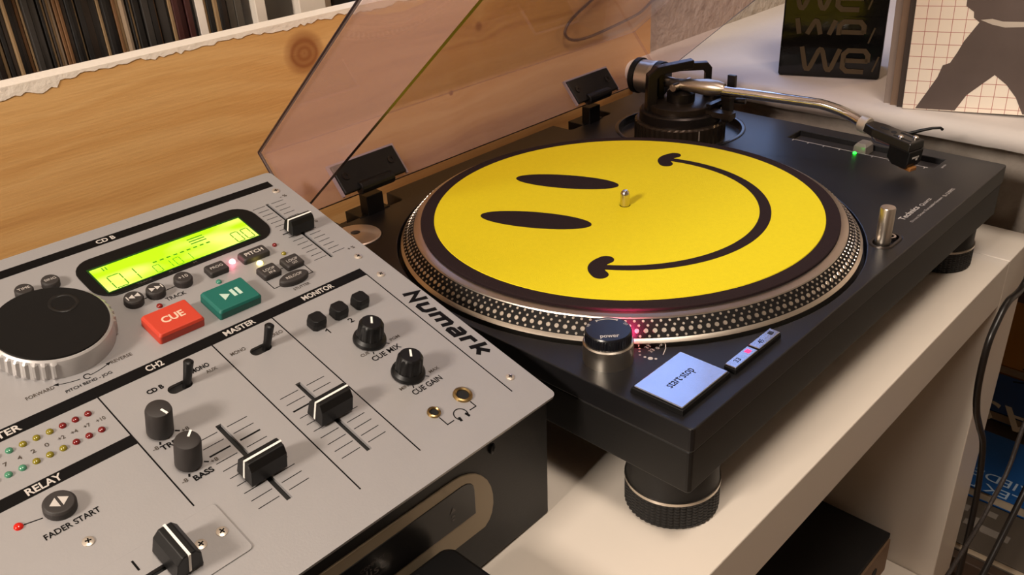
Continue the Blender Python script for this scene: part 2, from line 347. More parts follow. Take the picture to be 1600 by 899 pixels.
# ================================================================== RECORDS BEHIND THE BOARD
rs = thing('record_shelf', 'white upright compartment shelf behind the wooden board', 'shelf', (0, 0, -880))
for x0, x1 in ((-113, -104), (-73.5, -48.5), (-345, -336)): obj('upright', MB().box(x0, x1, 272, 560, 796, 1118), M_shelf, rs, bevel=0.6)
obj('base_board', MB().box(-345, 345, 266, 560, 780, 796), M_shelf, rs)
obj('back_board', MB().box(-345, 345, 561, 570, 780, 1118), mat('grey_back', '#6a635c', 0.9), rs)
obj('plinth', MB().box(-345, 345, 275, 560, 0, 780), M_shelf, rs)
PAL = {'dark brown': '#2b211a', 'tan': '#8a7050', 'black': '#120f0e', 'brown': '#6b4a2c', 'dark grey': '#2c2825', 'light tan': '#a8937c', 'dark red': '#3a1512', 'white': '#e6dcd2', 'grey cardboard': '#4a443c'}
SEQ = [(-70, 'black'), (-40, 'dark brown'), (-10, 'tan'), (-4, 'black'), (0, 'dark brown'), (40, 'tan'), (60, 'black'), (85, 'dark brown'), (110, 'tan'), (130, 'black'), (155, 'dark brown'), (180, 'brown'), (200, 'tan'), (215, 'dark grey'), (250, 'dark grey'), (290, 'tan'), (300, 'black'), (320, 'tan'), (335, 'dark brown'), (350, 'tan'), (368, 'light tan'), (385, 'brown'), (405, 'brown'), (425, 'dark brown'), (450, 'black'), (475, 'black'), (500, 'tan'), (515, 'black'), (550, 'dark brown'), (595, 'dark grey'), (640, 'tan'), (660, 'black'), (690, 'black'), (720, 'brown'), (740, 'tan'), (760, 'light tan'), (788, 'light tan'), (815, 'black'), (830, 'tan'), (845, 'black'), (860, 'dark grey'), (900, 'dark grey'), (945, 'black'), (985, 'brown'), (1000, 'dark grey'), (1060, 'black'), (1075, 'tan'), (1100, 'dark red'), (1140, 'dark red'), (1185, 'dark red'), (1225, 'black'), (1260, 'white'), (1320, 'tan'), (1340, 'black'), (1380, 'tan'), (1410, 'black'), (1440, 'dark brown'), (1490, 'grey cardboard'), (1545, 'grey cardboard'), (1600, None)]
LAB = {'dark brown': 'dark brown record spine from the left, behind the wooden board', 'tan': 'thin tan record spine from the left, behind the wooden board', 'black': 'black record spine from the left, behind the wooden board', 'brown': 'orange-brown record spine from the left, behind the wooden board', 'dark grey': 'dark grey record spine from the left, behind the wooden board', 'light tan': 'pale beige record spine from the left, behind the wooden board', 'dark red': 'dark maroon record spine from the left, beside the white spine', 'white': 'single wide white record spine behind the wooden board', 'grey cardboard': 'grey-brown cardboard sleeve from the left, at the end of the record row'}
ORD = ['first', 'second', 'third', 'fourth', 'fifth', 'sixth', 'seventh', 'eighth', 'ninth', 'tenth', 'eleventh', 'twelfth', 'thirteenth', 'fourteenth', 'fifteenth', 'sixteenth', 'seventeenth', 'eighteenth', 'nineteenth', 'twentieth']
CNT = {}; TOT = {c: sum(1 for _, q in SEQ if q == c) for _, c in SEQ}
random.seed(5)
def record(x0, x1, col, dy=0, label=None):
    o = obj('record_sleeve', MB().box(x0 + 0.12, x1 - 0.12, 274 + dy, 274 + dy + 250, -83.8, 225 + random.uniform(-3, 3)), mat('sleeve_' + col.replace(' ', '_'), PAL[col], 0.6, var=0.2, vscale=40), loc=(0, 0, 0), bevel=0.35, seg=1)
    if label is None:
        CNT[col] = CNT.get(col, 0) + 1
        label = LAB[col] if TOT[col] == 1 else ORD[CNT[col] - 1] + ' ' + LAB[col]
    return tag(o, label, 'record', 'records packed behind the board')
for (a, c), (b, _) in zip(SEQ, SEQ[1:]):
    if c: record(-303 + 0.4545 * a / 4, -303 + 0.4545 * b / 4, c, random.uniform(0, 5))
record(-103.5, -74, 'grey cardboard', 8, 'grey-brown sleeve between the two white uprights')
record(-48, -34.5, 'light tan', 10, 'pale grey sleeve just right of the wide white upright')
record(-34.3, -18, 'black', 6, 'black sleeve at the far right beside the lid')

# ================================================================== TURNTABLE
tt = thing('turntable', 'black direct-drive turntable with open smoked lid', 'turntable', (0, 0, -83.5))
TZ = 83.5                                         # top plate above the turntable's foot
X0, X1, Y0, Y1 = -173.3, 279.7, -174.9, 195
def tp(name, mb, m, loc=(0, 0, 0), rot=(0, 0, 0), parent=None, **k):
    if parent is None: return obj(name, mb, m, tt, (loc[0], loc[1], loc[2] + TZ), rot, **k)
    return obj(name, mb, m, parent, loc, rot, **k)
top = tp('top_plate', MB().prism(rrect(X0, X1, Y0, Y1, 2.5, 3), -15, 0), M_tt)
AX, AY = 207, 93
cut(top, [MB().lathe([(168.4, -9), (168.4, 5)], 128), MB().lathe([(58, -7), (58, 5)], 72, (AX, AY)),
          MB().box(239, 263, -132, -2, -6, 5), MB().prism(rrect(-131, -69, 172, 205, 4), -10, 5), MB().prism(rrect(141, 204, 172, 205, 4), -10, 5),
          MB().lathe([(19.6, -1.5), (19.6, 5)], 40, (-137, 147)), MB().prism(rrect(74, 103, -166, -150, 7.8), -3, 5)])
bv = top.modifiers.new('bevel', 'BEVEL'); bv.width = 1.1 * S; bv.segments = 2; bv.limit_method = 'ANGLE'; bv.angle_limit = R(60)
tp('base', MB().prism(rrect(X0 + 0.8, X1 - 0.8, Y0 + 0.8, Y1 - 1, 2.5, 3), -43.2, -15.4), M_ttlow, bevel=1.0)
# feet
def foot(x, y):
    f = tp('foot', MB().lathe([(24, -43), (26.2, -43.2), (26.2, -60), (26.8, -63.5), (20, -63.5)], 72), M_ttlow, (x, y, 0), smooth=30)
    obj('trim_ring', MB().ring([(25, -63.4), (27.5, -63.6), (27.6, -65.4), (25, -65.4)], 72), M_steel, f, smooth=30)
    kn = MB(); n = 144; rings = []
    for k in range(8):
        z = -65.6 - k * 2.08
        for zz_, hi in ((z, 0), (z - 0.35, 1), (z - 1.7, 1)):
            rings.append([((27.35 if hi and i % 3 else 26.6) * math.cos(2 * math.pi * i / n), (27.35 if hi and i % 3 else 26.6) * math.sin(2 * math.pi * i / n), zz_) for i in range(n)])
    kn.loft(rings); kn.lathe([(26.6, -81.9), (25.6, -83.4)], 60)
    obj('knurled_pad', kn, M_rubber, f)
for x in (X0 + 31, X1 - 31):
    for y in (Y0 + 31, Y1 - 31): foot(x, y)
# platter
plt = tp('platter', MB().lathe([(140, -7), (164, -7), (165.6, -6), (165.8, 1.2), (164.4, 2.7), (163.9, 3.1), (155.6, 11.6), (155.2, 12.4), (150.5, 13.4), (60, 13.4)], 192), M_alu, smooth=25)
obj('strobe_band', MB().ring([(155.8, 11.75), (163.8, 3.35), (163.5, 2.9), (155.2, 11.2)], 192), mat('dark_band', '#0c0807', 0.6, spec=0.2), plt, smooth=60)
dots = MB(); nrm = Vector((8.4, 0, 8.0)).normalized(); tng = Vector((8.0, 0, -8.4)).normalized(); Nd = 192
for row, (t, rad, off) in enumerate(((0.11, 0.92, 0), (0.34, 0.92, 0.5), (0.61, 1.62, 0.25), (0.89, 0.92, 0.6))):
    for i in range(Nd):
        a = 2 * math.pi * (i + off) / Nd; cs, sn = math.cos(a), math.sin(a)
        c = Vector((155.8 + 8.0 * t, 0, 11.75 - 8.4 * t)); ring = []; ring2 = []
        for k in range(8):
            e = 2 * math.pi * k / 8; p = c + tng * rad * math.cos(e) + Vector((0, rad * math.sin(e), 0)); p1 = p - nrm * 0.1; p2 = c + (p - c) * 0.86 + nrm * 0.35
            ring.append((p1.x * cs - p1.y * sn, p1.x * sn + p1.y * cs, p1.z)); ring2.append((p2.x * cs - p2.y * sn, p2.x * sn + p2.y * cs, p2.z))
        dots.loft([ring, ring2])
obj('strobe_dots', dots, M_alu, plt, kind='stuff')
tp('spindle', MB().lathe([(3.4, 5), (3.4, 24.6), (2.9, 26.4), (1.8, 27.7), (0.3, 28.1)], 28), mat('polished_steel', '#d8d0c2', 0.2, 1.0), smooth=30)
# power dial with strobe lamp
PX, PY = -148.4, -101.7
pw = tp('power_dial', MB().lathe([(14.4, 0), (14.4, 11.6), (13.6, 12.4), (10, 12.4)], 64), M_steel, (PX, PY, 0), smooth=30)
cap = MB(); n = 96; cap.loft([[((13.0 + (0.25 if i % 2 and 13 < z < 18 else 0)) * math.cos(2 * math.pi * i / n), (13.0 + (0.25 if i % 2 and 13 < z < 18 else 0)) * math.sin(2 * math.pi * i / n), z) for i in range(n)] for z in (12.4, 13.1, 14.2, 15.4, 16.6, 17.8, 18.8)] + [[(12.5 * math.cos(2 * math.pi * i / n), 12.5 * math.sin(2 * math.pi * i / n), 19.6) for i in range(n)]])
pc = obj('dial_cap', cap, mat('black_dial', '#0b0c12', 0.3), pw, rot=(0, 0, R(-46)))
dl = R(-2)
text('power', 10.5, 3.6, M_white, pc, (-5.2, -10.2, 19.68), thick=0.015)
text('off', 3, 1.9, M_white, pc, (-10.9, 2.9, 19.68), (0, 0, R(55))); text('on', 2.6, 1.7, M_white, pc, (8.7, 4.9, 19.68), (0, 0, R(-55)))
obj('dial_mark', MB().strip(arc((0, 0), 10.6, 55, 125, 10), 0.5).strip([(-6.4, 9.3), (-5.0, 9.8), (-5.8, 8.0)], 0.5).strip([(6.4, 9.3), (5.0, 9.8), (5.8, 8.0)], 0.5), M_white, pc, loc=(0, 0, 19.6))
obj('strobe_window', MB().box(14.0, 14.7, -4.5, 4.5, 3.2, 9.2), mat('red_lens', '#ff2040', 0.3, emit='#ff1038', es=14), pw, rot=(0, 0, R(-5)), label='glowing red strobe window')
sl_d = bpy.data.lights.new('strobe_light', 'SPOT'); sl_d.energy = 0.22; sl_d.color = (1.0, 0.05, 0.22); sl_d.spot_size = R(150); sl_d.spot_blend = 0.8; sl_d.shadow_soft_size = 0.002
slo = bpy.data.objects.new('strobe_light', sl_d); C.objects.link(slo); slo.parent = pw; slo.location = (16.2 * S, 0 * S, 10 * S)
slo.rotation_euler = Vector((0.6, 0.5, -0.15)).to_track_quat('-Z', 'Y').to_euler()
# printed marks beside the dial
pr = MB()
for x, y, r in ((-134.4, -113.5, 0.7), (-134.4, -117, 0.8), (-133.6, -120.2, 1.5), (-132.0, -122.8, 0.8), (-131.6, -111.2, 0.7), (-129.2, -109.4, 0.7)): pr.lathe([(r, 0.02), (r, 0.1)], 12, (x, y))
pr.strip([(-128, -107.6), (-124, -106.2), (-119, -108), (-116, -111)], 0.45); pr.strip([(-113.5, -112.5), (-114.5, -117), (-120, -121), (-126, -123.5)], 0.45)
tp('printed_marks', pr, M_white)
def ttext(b, w, h, x, y, m=M_white, th=0.0, rz=0): return text(b, w, h, m, tt, (x, y, TZ + 0.08), (0, 0, rz), th)
ttext('33', 3.6, 2.6, -126.6, -113.2); ttext('33', 3.6, 2.6, -128.5, -117.2); ttext('0', 1.8, 2.4, -123.2, -118.2); ttext('-3.3', 5, 2.2, -120.2, -117.4); ttext('45', 3.4, 2.2, -118.4, -112.2)
# start-stop pad and speed buttons
ss = tp('start_stop_button', MB().loft([[(x, y, z) for x, y in ((-22.2 - g, -16 - g), (22.2 + g, -16 - g), (22.2 + g, 16 + g), (-22.2 - g, 16 + g))] for z, g in ((0, 0.8), (3.2, 0.3))]), M_black, (-144, -147.8, 0), bevel=0.3)
M_mirror = mat('button_chrome', '#c8ccd6', 0.16, 1.0, var=0.06, vscale=160)
obj('button_face', MB().box(-21.6, 21.6, -15.4, 15.4, 3.2, 4.2), M_mirror, ss, bevel=0.4)
text('start·stop', 22, 6.2, M_ink, ss, (-10.8, -3.2, 4.28))
for x, t, on in ((-105.8, '33', True), (-81, '45', False)):
    b = tp('speed_button', MB().box(-12, 12, -4.0, 3.6, 0, 3.2), M_black, (x, -161.4, 0), bevel=0.3)
    obj('button_face', MB().box(-11.5, 11.5, -3.4, 3.3, 3.2, 4.2), M_mirror, b, bevel=0.3)
    text(t, 4.2, 3.0, M_ink, b, (-6.4, -1.5, 4.28))
    obj('indicator_lens', MB().box(5.6, 8.6, -1.2, 1.6, 4.2, 4.45), mat('red_indicator', '#ff3a66', 0.3, emit='#ff1a50', es=3.0) if on else mat('dark_indicator', '#20222c', 0.3), b)
# pop-up light
pu = tp('popup_lamp', MB().lathe([(5.1, -2), (5.1, 26), (4.7, 26.9), (0.4, 27.0)], 40), M_steel, (83.5, -158, 0), smooth=30)
obj('escutcheon', MB().loft([[(x, y, -0.2) for x, y in rrect(-9.6, 19.6, -8.2, 8.2, 8)], [(x, y, 0.7) for x, y in rrect(-9.2, 19.2, -7.8, 7.8, 7.6)], [(x, y, 0.7) for x, y in rrect(-7.6, 17.6, -6.2, 6.2, 6)], [(x, y, -2.4) for x, y in rrect(-7.6, 17.6, -6.2, 6.2, 6)]], caps=False), mat('dark_escutcheon', '#3c3531', 0.35, 0.6), pu, smooth=40)
obj('release_button', MB().ring([(2.6, -0.4), (2.6, 1.0), (4.0, 1.0), (4.0, -0.4)], 28, (12.2, 0)), M_steel, pu, smooth=40)
ttext('Technics', 29, 4.6, 127.5, -154.4, M_white, 0.018); ttext('Quartz', 17.5, 3.6, 159.5, -155.4); ttext('Direct Drive Turntable System', 56, 2.6, 128, -161.0, M_white); ttext('SL-1210MK2', 19, 2.6, 187, -161.2, M_white)
ttext('pitch', 8.5, 2.6, 243, -138, M_white)
# pitch fader
pf = tp('pitch_fader', MB().box(240, 262, -131, -3, -5.8, -4.8).box(250, 252, -129, -5, -4.8, -4.4), mat('fader_bed', '#2a2624', 0.4))
obj('fader_knob', MB().loft([[(x, y, z) for x, y in ((-8 + g, -6 + g), (8 - g, -6 + g), (8 - g, 6 - g), (-8 + g, 6 - g))] for z, g in ((-4.4, 0), (3, 0.6), (5.6, 2.4))]), mat('smoked_knob', '#77706a', 0.25), pf, loc=(251, -67, 0), bevel=0.4)
sc = MB().strip([(237.2, -8), (237.2, -128)], 0.7)
for k in range(9): sc.strip([(234.0, -9 - k * 14.6), (237.2, -9 - k * 14.6)], 0.8)
obj('pitch_scale', sc, M_white, pf)
M_green = mat('green_led', '#30ff40', 0.3, emit='#18ff28', es=12)
obj('centre_led', MB().lathe([(1.5, 0), (1.5, 0.6), (0.8, 1.3)], 16), M_green, pf, loc=(234.5, -67, 0), label='lit green indicator')
# tonearm ---------------------------------------------------------
M_arm = mat('gunmetal', '#2b2623', 0.32, 0.7); M_bronze = mat('bronze_black', '#3a3128', 0.35, 0.7)
def ta(name, mb, m, loc=(AX, AY, 0), rot=(0, 0, 0), **k): return tp(name, mb, m, loc, rot, **k)
ta('arm_well', MB().ring([(57.6, -7), (57.6, 0.6), (59.4, 1.0), (61, 0.4), (61, -0.5), (58.6, -0.5), (56.6, -7)], 96).lathe([(57.2, -7.2), (57.2, -6.6)], 96), mat('well_black', '#17171a', 0.25), smooth=40)
hd = MB(); n = 96
hd.loft([[((42 + (0.6 if i % 2 else 0)) * math.cos(2 * math.pi * i / n), (42 + (0.6 if i % 2 else 0)) * math.sin(2 * math.pi * i / n), z) for i in range(n)] for z in (-6.5, 3, 9)] + [[(40.5 * math.cos(2 * math.pi * i / n), 40.5 * math.sin(2 * math.pi * i / n), 10.5) for i in range(n)]])
hr = ta('height_ring', hd, M_bronze)
obj('index_mark', MB().box(-0.5, 0.5, -43.0, -42.5, 0, 9), M_screw, hr, rot=(0, 0, R(-32)))
ta('arm_base', MB().lathe([(38, 10.5), (38, 18.5), (36.5, 20), (30, 20)], 72), M_arm, smooth=30)
ta('arm_deck', MB().lathe([(31, 20), (31, 25), (29, 26), (10, 26)], 72).box(-5, 5, -56, -20, 18, 23), M_bronze, smooth=30)
# yoke: outer frame and inner gimbal
yo = MB(); yo.loft([[(x, -5, z) for x, z in ((-34, 8), (-24, 8), (-24, 49), (-20, 53), (10, 56), (10, 64), (-24, 60), (-33, 53))], [(x, 5, z) for x, z in ((-34, 8), (-24, 8), (-24, 49), (-20, 53), (10, 56), (10, 64), (-24, 60), (-33, 53))]])
yk = ta('yoke', yo, M_arm, rot=(0, 0, R(-38)), bevel=1.0)
gi = MB(); gp = ((-20, 26), (-14, 26), (-14, 48), (-11, 51), (22, 51), (24, 48), (24, 26), (30, 26), (30, 53), (26, 58), (-15, 58), (-20, 54))
gi.loft([[(x, 8, z) for x, z in gp], [(x, 16, z) for x, z in gp]])
ta('gimbal', gi, M_arm, rot=(0, 0, R(-45)), bevel=0.8)
ta('bearing_block', MB().lathe([(13, 26), (13, 34), (8, 36)], 40), M_arm, smooth=30)
# counterweight on the rear stub
dirv = Vector((-3, 46, 1)).normalized()
cw = ta('counterweight', MB().lathe([(4, -14), (11, -14), (15.5, -13), (16, -12), (16, -3), (15.4, -2.4), (15.4, 10), (16.2, 10.6), (16.2, 14), (14, 15.5), (6, 15.5)], 64), M_steel, (AX - 1.5, AY + 34, 43), rot=dirv.to_track_quat('Z', 'Y').to_euler(), smooth=30)
obj('dial_ring', MB().lathe([(12, -14.2), (16.4, -13.6), (16.6, -13), (16.6, -7.5), (16.1, -7)], 64), M_black, cw, smooth=30)
obj('rear_band', MB().ring([(15.2, 9.6), (16.7, 10.2), (16.7, 15), (15.4, 16.4), (12, 16.4)], 64), M_black, cw, smooth=30)
ta('rear_stub', MB().tube([(0, 8, 41), (-1, 32, 42), (-2.4, 52, 43)], [5, 5, 3.6], 20), M_steel, smooth=40)
# tube
pth = [Vector((207, 103, 40.5)), Vector((206.5, 92, 41)), Vector((207, 84, 41))]
A = [(207, 84), (209, 66), (213, 48), (219, 20), (224, -8), (228.5, -34), (230.5, -48), (231, -58), (229.5, -67), (227, -75)]
cyl = ta('pivot_housing', MB().tube([(-1, 14, 40), (-1, 9, 41), (0, -6, 41.5), (3, -26, 42), (5, -36, 42), (6, -42, 42)], [4.2, 5.0, 5.6, 7.6, 6.8, 5.0], 24).tube([(-14, 0, 41), (14, 0, 41)], 3.4, 18), M_steel, smooth=40)
pts = []
for i in range(len(A) - 1):
    for k in range(4):
        t = k / 4; p0 = A[max(i - 1, 0)]; p1 = A[i]; p2 = A[i + 1]; p3 = A[min(i + 2, len(A) - 1)]
        q = [0.5 * ((2 * p1[j]) + (-p0[j] + p2[j]) * t + (2 * p0[j] - 5 * p1[j] + 4 * p2[j] - p3[j]) * t * t + (-p0[j] + 3 * p1[j] - 3 * p2[j] + p3[j]) * t ** 3) for j in (0, 1)]
        u = (i + t) / (len(A) - 1); pts.append((q[0] - AX, q[1] - AY, 41.5 - 4 * u - 8.5 * max(0, u - 0.55) / 0.45))
ta('arm_tube', MB().tube(pts, 4.3, 20), M_chrome, smooth=50)
end = Vector(pts[-1]); hdv = Vector((-0.26, -1.0, -0.10)).normalized()
hrot = hdv.to_track_quat('Y', 'Z').to_euler()
hs0 = Vector((AX, AY, 0)) + end
ta('locking_collar', MB().lathe([(5.2, -2), (6.9, -1.4), (6.9, 5.2), (6.2, 6)], 36).xf(Matrix.Rotation(R(-90), 4, 'X')), M_screw, tuple(hs0), rot=hrot, smooth=30)
hs = MB().loft([[(x, y, z) for x, y in pp] for z, pp in ((-3.4, ((-6, 5), (6, 5), (9.5, 16), (9.5, 53), (-9.5, 53), (-9.5, 16))), (3.4, ((-5.4, 5), (5.4, 5), (8.6, 16), (8.6, 52.4), (-8.6, 52.4), (-8.6, 16))))])
hsh = ta('headshell', hs, mat('black_anodised', '#171514', 0.3), tuple(hs0), rot=hrot, bevel=0.8)
obj('slot', MB().prism(rrect(-1.6, 1.6, 17, 25, 1.5), 3.3, 3.55).prism(rrect(-5.6, -3.4, 33, 50, 1), 3.3, 3.55).prism(rrect(3.4, 5.6, 33, 50, 1), 3.3, 3.55).lathe([(2.4, 3.3), (2.4, 3.55)], 18, (0, 30)), M_hole, hsh)
for x, y in ((-4.6, 47), (4.6, 40)): obj('screw', MB().lathe([(2.1, 3.4), (2.1, 4.6), (1.5, 5.2)], 18, (x, y)), M_alu, hsh, smooth=30)
fl = [(-8, 36, 2), (-12, 38, 3), (-16, 43, 6.2), (-20.5, 49, 9.2), (-24.5, 53, 10), (-26, 54.5, 8.6)]
obj('finger_lift', MB().tube(fl, [1.6, 1.5, 1.3, 1.1, 1.1, 1.2], 10), M_black, hsh, smooth=50)
ct = obj('cartridge', MB().loft([[(x, y, z) for x, y in ((-8.4, y0), (8.4, y0), (8.4, y1), (-8.4, y1))] for z, y0, y1 in ((-3.4, 34, 54), (-14, 34, 54), (-18.5, 40, 52))]), M_black, hsh, bevel=0.7)
obj('cartridge_logo', MB().box(-4, 4, 54.0, 54.2, -10, -8.6).box(-3, -1, 54.0, 54.2, -12, -8.6), M_white, ct)
obj('stylus_guard', MB().loft([[(x, y, z) for x, y in ((-4, 44), (4, 44), (4, 55), (-4, 55))] for z in (-21, -17.8)]), mat('amber_stylus', '#8a5a2c', 0.3), ct, bevel=0.6)
for k, col in enumerate(('#8a8a88', '#2a5a48', '#4a2a28', '#2a2c40')):
    obj('lead_wire', MB().tube([(-3 + 2 * k, 8, -2), (-4 + 2.6 * k, 17, -6 - k), (-4 + 2.6 * k, 26, -8), (-3 + 2 * k, 34.2, -7)], 0.45, 6), mat('wire_%d' % k, col, 0.4), hsh)
# arm rest and cueing platform
ar = ta('arm_rest', MB().box(10, 18, -46, -38, 10, 33).box(9, 19, -47, -37, 30, 34).box(16.5, 20.5, -46, -38, 34, 52).box(8.5, 11.5, -46, -38, 34, 38), M_arm, bevel=0.6)
ta('cue_lever', MB().tube([(18, -30, 22), (26, -40, 26), (28, -52, 27)], [2.6, 2.2, 2.6], 12).box(-2, 24, -34, -29, 24, 28), M_arm, smooth=40)
ta('antiskate_dial', MB().lathe([(11, 20), (11, 30), (9.5, 31.5)], 36, (30, -18)), M_arm, smooth=30)
# ---- smoked lid, open about forty degrees
LA = R(40); cu_, su_ = math.cos(LA), math.sin(LA)
nv = Vector((0, su_, cu_)); dv = Vector((0, -cu_, su_)); A0 = Vector((0, 203.4, 64.8))
def lid_pt(x, s_, t_):                            # s along the lid towards its front, t down from its top
    return Vector((x, 0, 0)) + A0 + dv * s_ - nv * t_
M_acr = acrylic_mat('smoked_acrylic', (0.95, 0.905, 0.91), 0.11); M_edge = mat('acrylic_edge', '#1c1019', 0.3)
lid = MB(); th = 3.6; LX0, LX1, LS, LH = X0, X1 - 0.5, 372, 57
def lbox(x0, x1, s0, s1, t0, t1, edge):
    p = [lid_pt(x, s, t) for t in (t0, t1) for (x, s) in ((x0, s0), (x1, s0), (x1, s1), (x0, s1))]
    F = {'t0': (0, 1, 2, 3), 't1': (4, 5, 6, 7), 's0': (0, 1, 5, 4), 'x1': (1, 2, 6, 5), 's1': (2, 3, 7, 6), 'x0': (3, 0, 4, 7)}
    o = len(lid.v); lid.v += [tuple(q) for q in p]
    for k, f in F.items(): lid.f.append(tuple(i + o for i in f)); lid.mi.append(1 if k in edge else 0)
lbox(LX0, LX1, 0, LS, 0, th, ())
lbox(LX0, LX0 + th, 0, LS, th, LH, ('t1',)); lbox(LX1 - th, LX1, 0, LS, th, LH, ('t1',))
lbox(LX0 + th, LX1 - th, 0, th, th, LH, ('t1',)); lbox(LX0 + th, LX1 - th, LS - th, LS, th, LH, ('t1',))
dc = tp('dust_cover', lid, [M_acr, M_edge], label='smoked transparent acrylic lid, propped open')
# dark corner seams of the bonded panels
def seam(x, s0, t0, s1, t1, x2=None, r=1.3): return MB().tube([tuple(lid_pt(x, s0, t0)), tuple(lid_pt(x if x2 is None else x2, s1, t1))], r, 8)
for a in ((LX0 + 1, 1, 1, LS, 1), (LX0 + 1, 1, 1, 1, LH)): obj('corner_seam', seam(*a), M_edge, dc, label='dark bonded corner of the lid')
# hinges
for hx in (-100, 172.5):
    hp = MB()
    def hb(x0, x1, s0, s1, t0, t1):
        p = [tuple(lid_pt(x, s, t)) for t in (t0, t1) for (x, s) in ((x0, s0), (x1, s0), (x1, s1), (x0, s1))]
        hp.add(p, [(0, 1, 2, 3), (7, 6, 5, 4), (0, 4, 5, 1), (1, 5, 6, 2), (2, 6, 7, 3), (3, 7, 4, 0)])
    hb(-30, 30, th + 0.3, th + 4, 31, 55)
    h = tp('hinge', hp, M_black, (hx, 0, 0), bevel=0.9)
    fr = MB(); hp = fr; hb(-32, 32, th + 0.1, th + 2.4, 29.3, 31); hb(-32, -30.2, th + 0.1, th + 2.4, 31, 56); hb(30.2, 32, th + 0.1, th + 2.4, 31, 56)
    obj('clear_pocket', fr, mat('clear_edge', '#9a8a90', 0.15), h)
    for sx in (-22, 22):
        c = lid_pt(sx, th + 4, 42); mm = Matrix.Translation(c) @ dv.to_track_quat('Z', 'Y').to_matrix().to_4x4()
        obj('screw', MB().ring([(1.4, -0.2), (1.4, 0.5), (3.2, 0.7), (3.4, -0.2)], 20).xf(mm), M_arm, h, smooth=40)
    st = lid_pt(0, th + 2, 54)
    obj('hinge_post', MB().box(-8, 8, 168, 178, -12, 16).box(-15, 15, 170, 190, -12, 0.8).tube([(-16, st.y, st.z), (16, st.y, st.z)], 5, 16), M_black, h, bevel=0.6)

# 45 rpm adapter in its well
ad = thing('record_adapter', 'silver disc-shaped single adapter in the turntable corner', 'adapter', (-137, 147, -1.5))
obj('disc', MB().lathe([(18.8, 0.1), (19, 1.8), (18.2, 2.6), (4.2, 4.6), (3.6, 4.4), (3.6, 0.1)], 56), mat('spun_aluminium', '#c8b8a8', 0.4, 0.75, aniso=0.7), ad, smooth=30)
obj('bore', MB().lathe([(3.5, 0.1), (3.5, 2.2)], 24), M_hole, ad)

# ================================================================== SLIPMAT
sm = thing('slipmat', 'round yellow and black smiley felt slipmat on the platter', 'slipmat', (0, 0, 13.4))
obj('felt_disc', MB().lathe([(150, 0.05), (150, 1.6), (149.4, 2.0), (4.0, 2.0), (4.0, 0.05)], 160), M_felt, sm, smooth=30)
obj('yellow_face', MB().ring([(3.9, 1.9), (3.9, 2.5), (139.9, 2.5), (140.2, 1.9)], 160), M_yellow, sm, smooth=30)
fa = R(112.5 - 90)                                # the face is turned on the platter
for cx, cy in ((9, 64), (-59.5, 35)):
    e = [(13.2 * math.cos(2 * math.pi * i / 48), 41.5 * math.sin(2 * math.pi * i / 48)) for i in range(48)]
    obj('eye', MB().prism(e, 2.5, 2.75), M_felt, sm, (cx, cy, 0), (0, 0, R(25)))
mo = MB(); am = -67.5
w = []; path = arc((0, 0), 99.5, am + 84, am - 84, 60)
for i in range(61): w.append(6.2 + 1.8 * math.sin(math.pi * i / 60))
mo.strip(path, w, 2.5, 2.75)
for sgn in (1, -1):
    a = am + sgn * 84; c = (99.5 * math.cos(R(a)), 99.5 * math.sin(R(a)))
    rad = Vector((math.cos(R(a)), math.sin(R(a)))); tg = Vector((-rad.y, rad.x)) * sgn
    cp = []
    for k in range(25):
        u = -1 + 2 * k / 24; q = Vector(c) + rad * (u * 12.5) + tg * (3.0 - 6.5 * u * u); cp.append((q.x, q.y))
    for k, q in enumerate(cp[2:-2]): mo.prism(circle(5.3, 20, q), 2.52, 2.78 + 0.002 * k)
obj('mouth', mo, M_felt, sm)

# ================================================================== DJ MIXER WITH CD PLAYER
YAW, SLP, ROLL = R(2.2838), R(16.5219), R(1.8428)
mx = thing('dj_mixer', 'silver and black DJ mixer with CD deck and green display', 'mixer', (-193.04, -102.01, 0), (0, ROLL, YAW))
cS, sS = math.cos(SLP), math.sin(SLP)
def onp(name, mb, m, x, y, h=0, rz=0, **k):       # a part standing on the sloping face plate
    o = obj(name, mb, m, mx, (x, y * cS - h * sS, y * sS + h * cS), **k)
    o.rotation_euler = (Matrix.Rotation(SLP, 3, 'X') @ Matrix.Rotation(rz, 3, 'Z')).to_euler(); return o
def pt(b, x, y, w, h, m=M_ink, th=0.0, rz=0, shear=0.0):
    o = text(b, w, h, m, mx, (x, y * cS - 0.16 * sS, y * sS + 0.16 * cS), thick=th + 0.012, shear=shear)
    o.rotation_euler = (Matrix.Rotation(SLP, 3, 'X') @ Matrix.Rotation(rz, 3, 'Z')).to_euler(); return o
plate = onp('face_plate', MB().prism(rrect(-482, 0, 0, 255, 3.5, 5), -1.8, 0), M_plate, 0, 0)
def slotbox(x0, x1, y0, y1): return MB().box(x0, x1, y0, y1, -8, 3)
cut(plate, [slotbox(-24.4, -22.2, 160, 225), slotbox(-150.3, -147.3, 33, 88), slotbox(-104.6, -101.6, 32.6, 88), slotbox(-282, -199.5, 35.2, 38.2),
            MB().prism(rrect(-155, -142.5, 116.6, 122.6, 2.9), -8, 3), MB().prism(rrect(-109, -97, 115.8, 121.8, 2.9), -8, 3)])
bm_ = plate.modifiers.new('bevel', 'BEVEL'); bm_.width = 0.5 * S; bm_.segments = 2; bm_.limit_method = 'ANGLE'; bm_.angle_limit = R(60)
# wedge body
body = MB(); yb = 250 * cS; zt = lambda y: y * math.tan(SLP) - 2.2
body.loft([[(x, 5, -83), (x, yb, -83), (x, yb, zt(yb)), (x, 5, zt(5))] for x in (-479.5, -2.4)])
bo = obj('body', body, M_case, mx, bevel=0.8)
obj('under_tray', MB().box(-280, -60, 33, 250, -2, 0), M_hole, mx, loc=(0, 0, 0)) if 0 else None
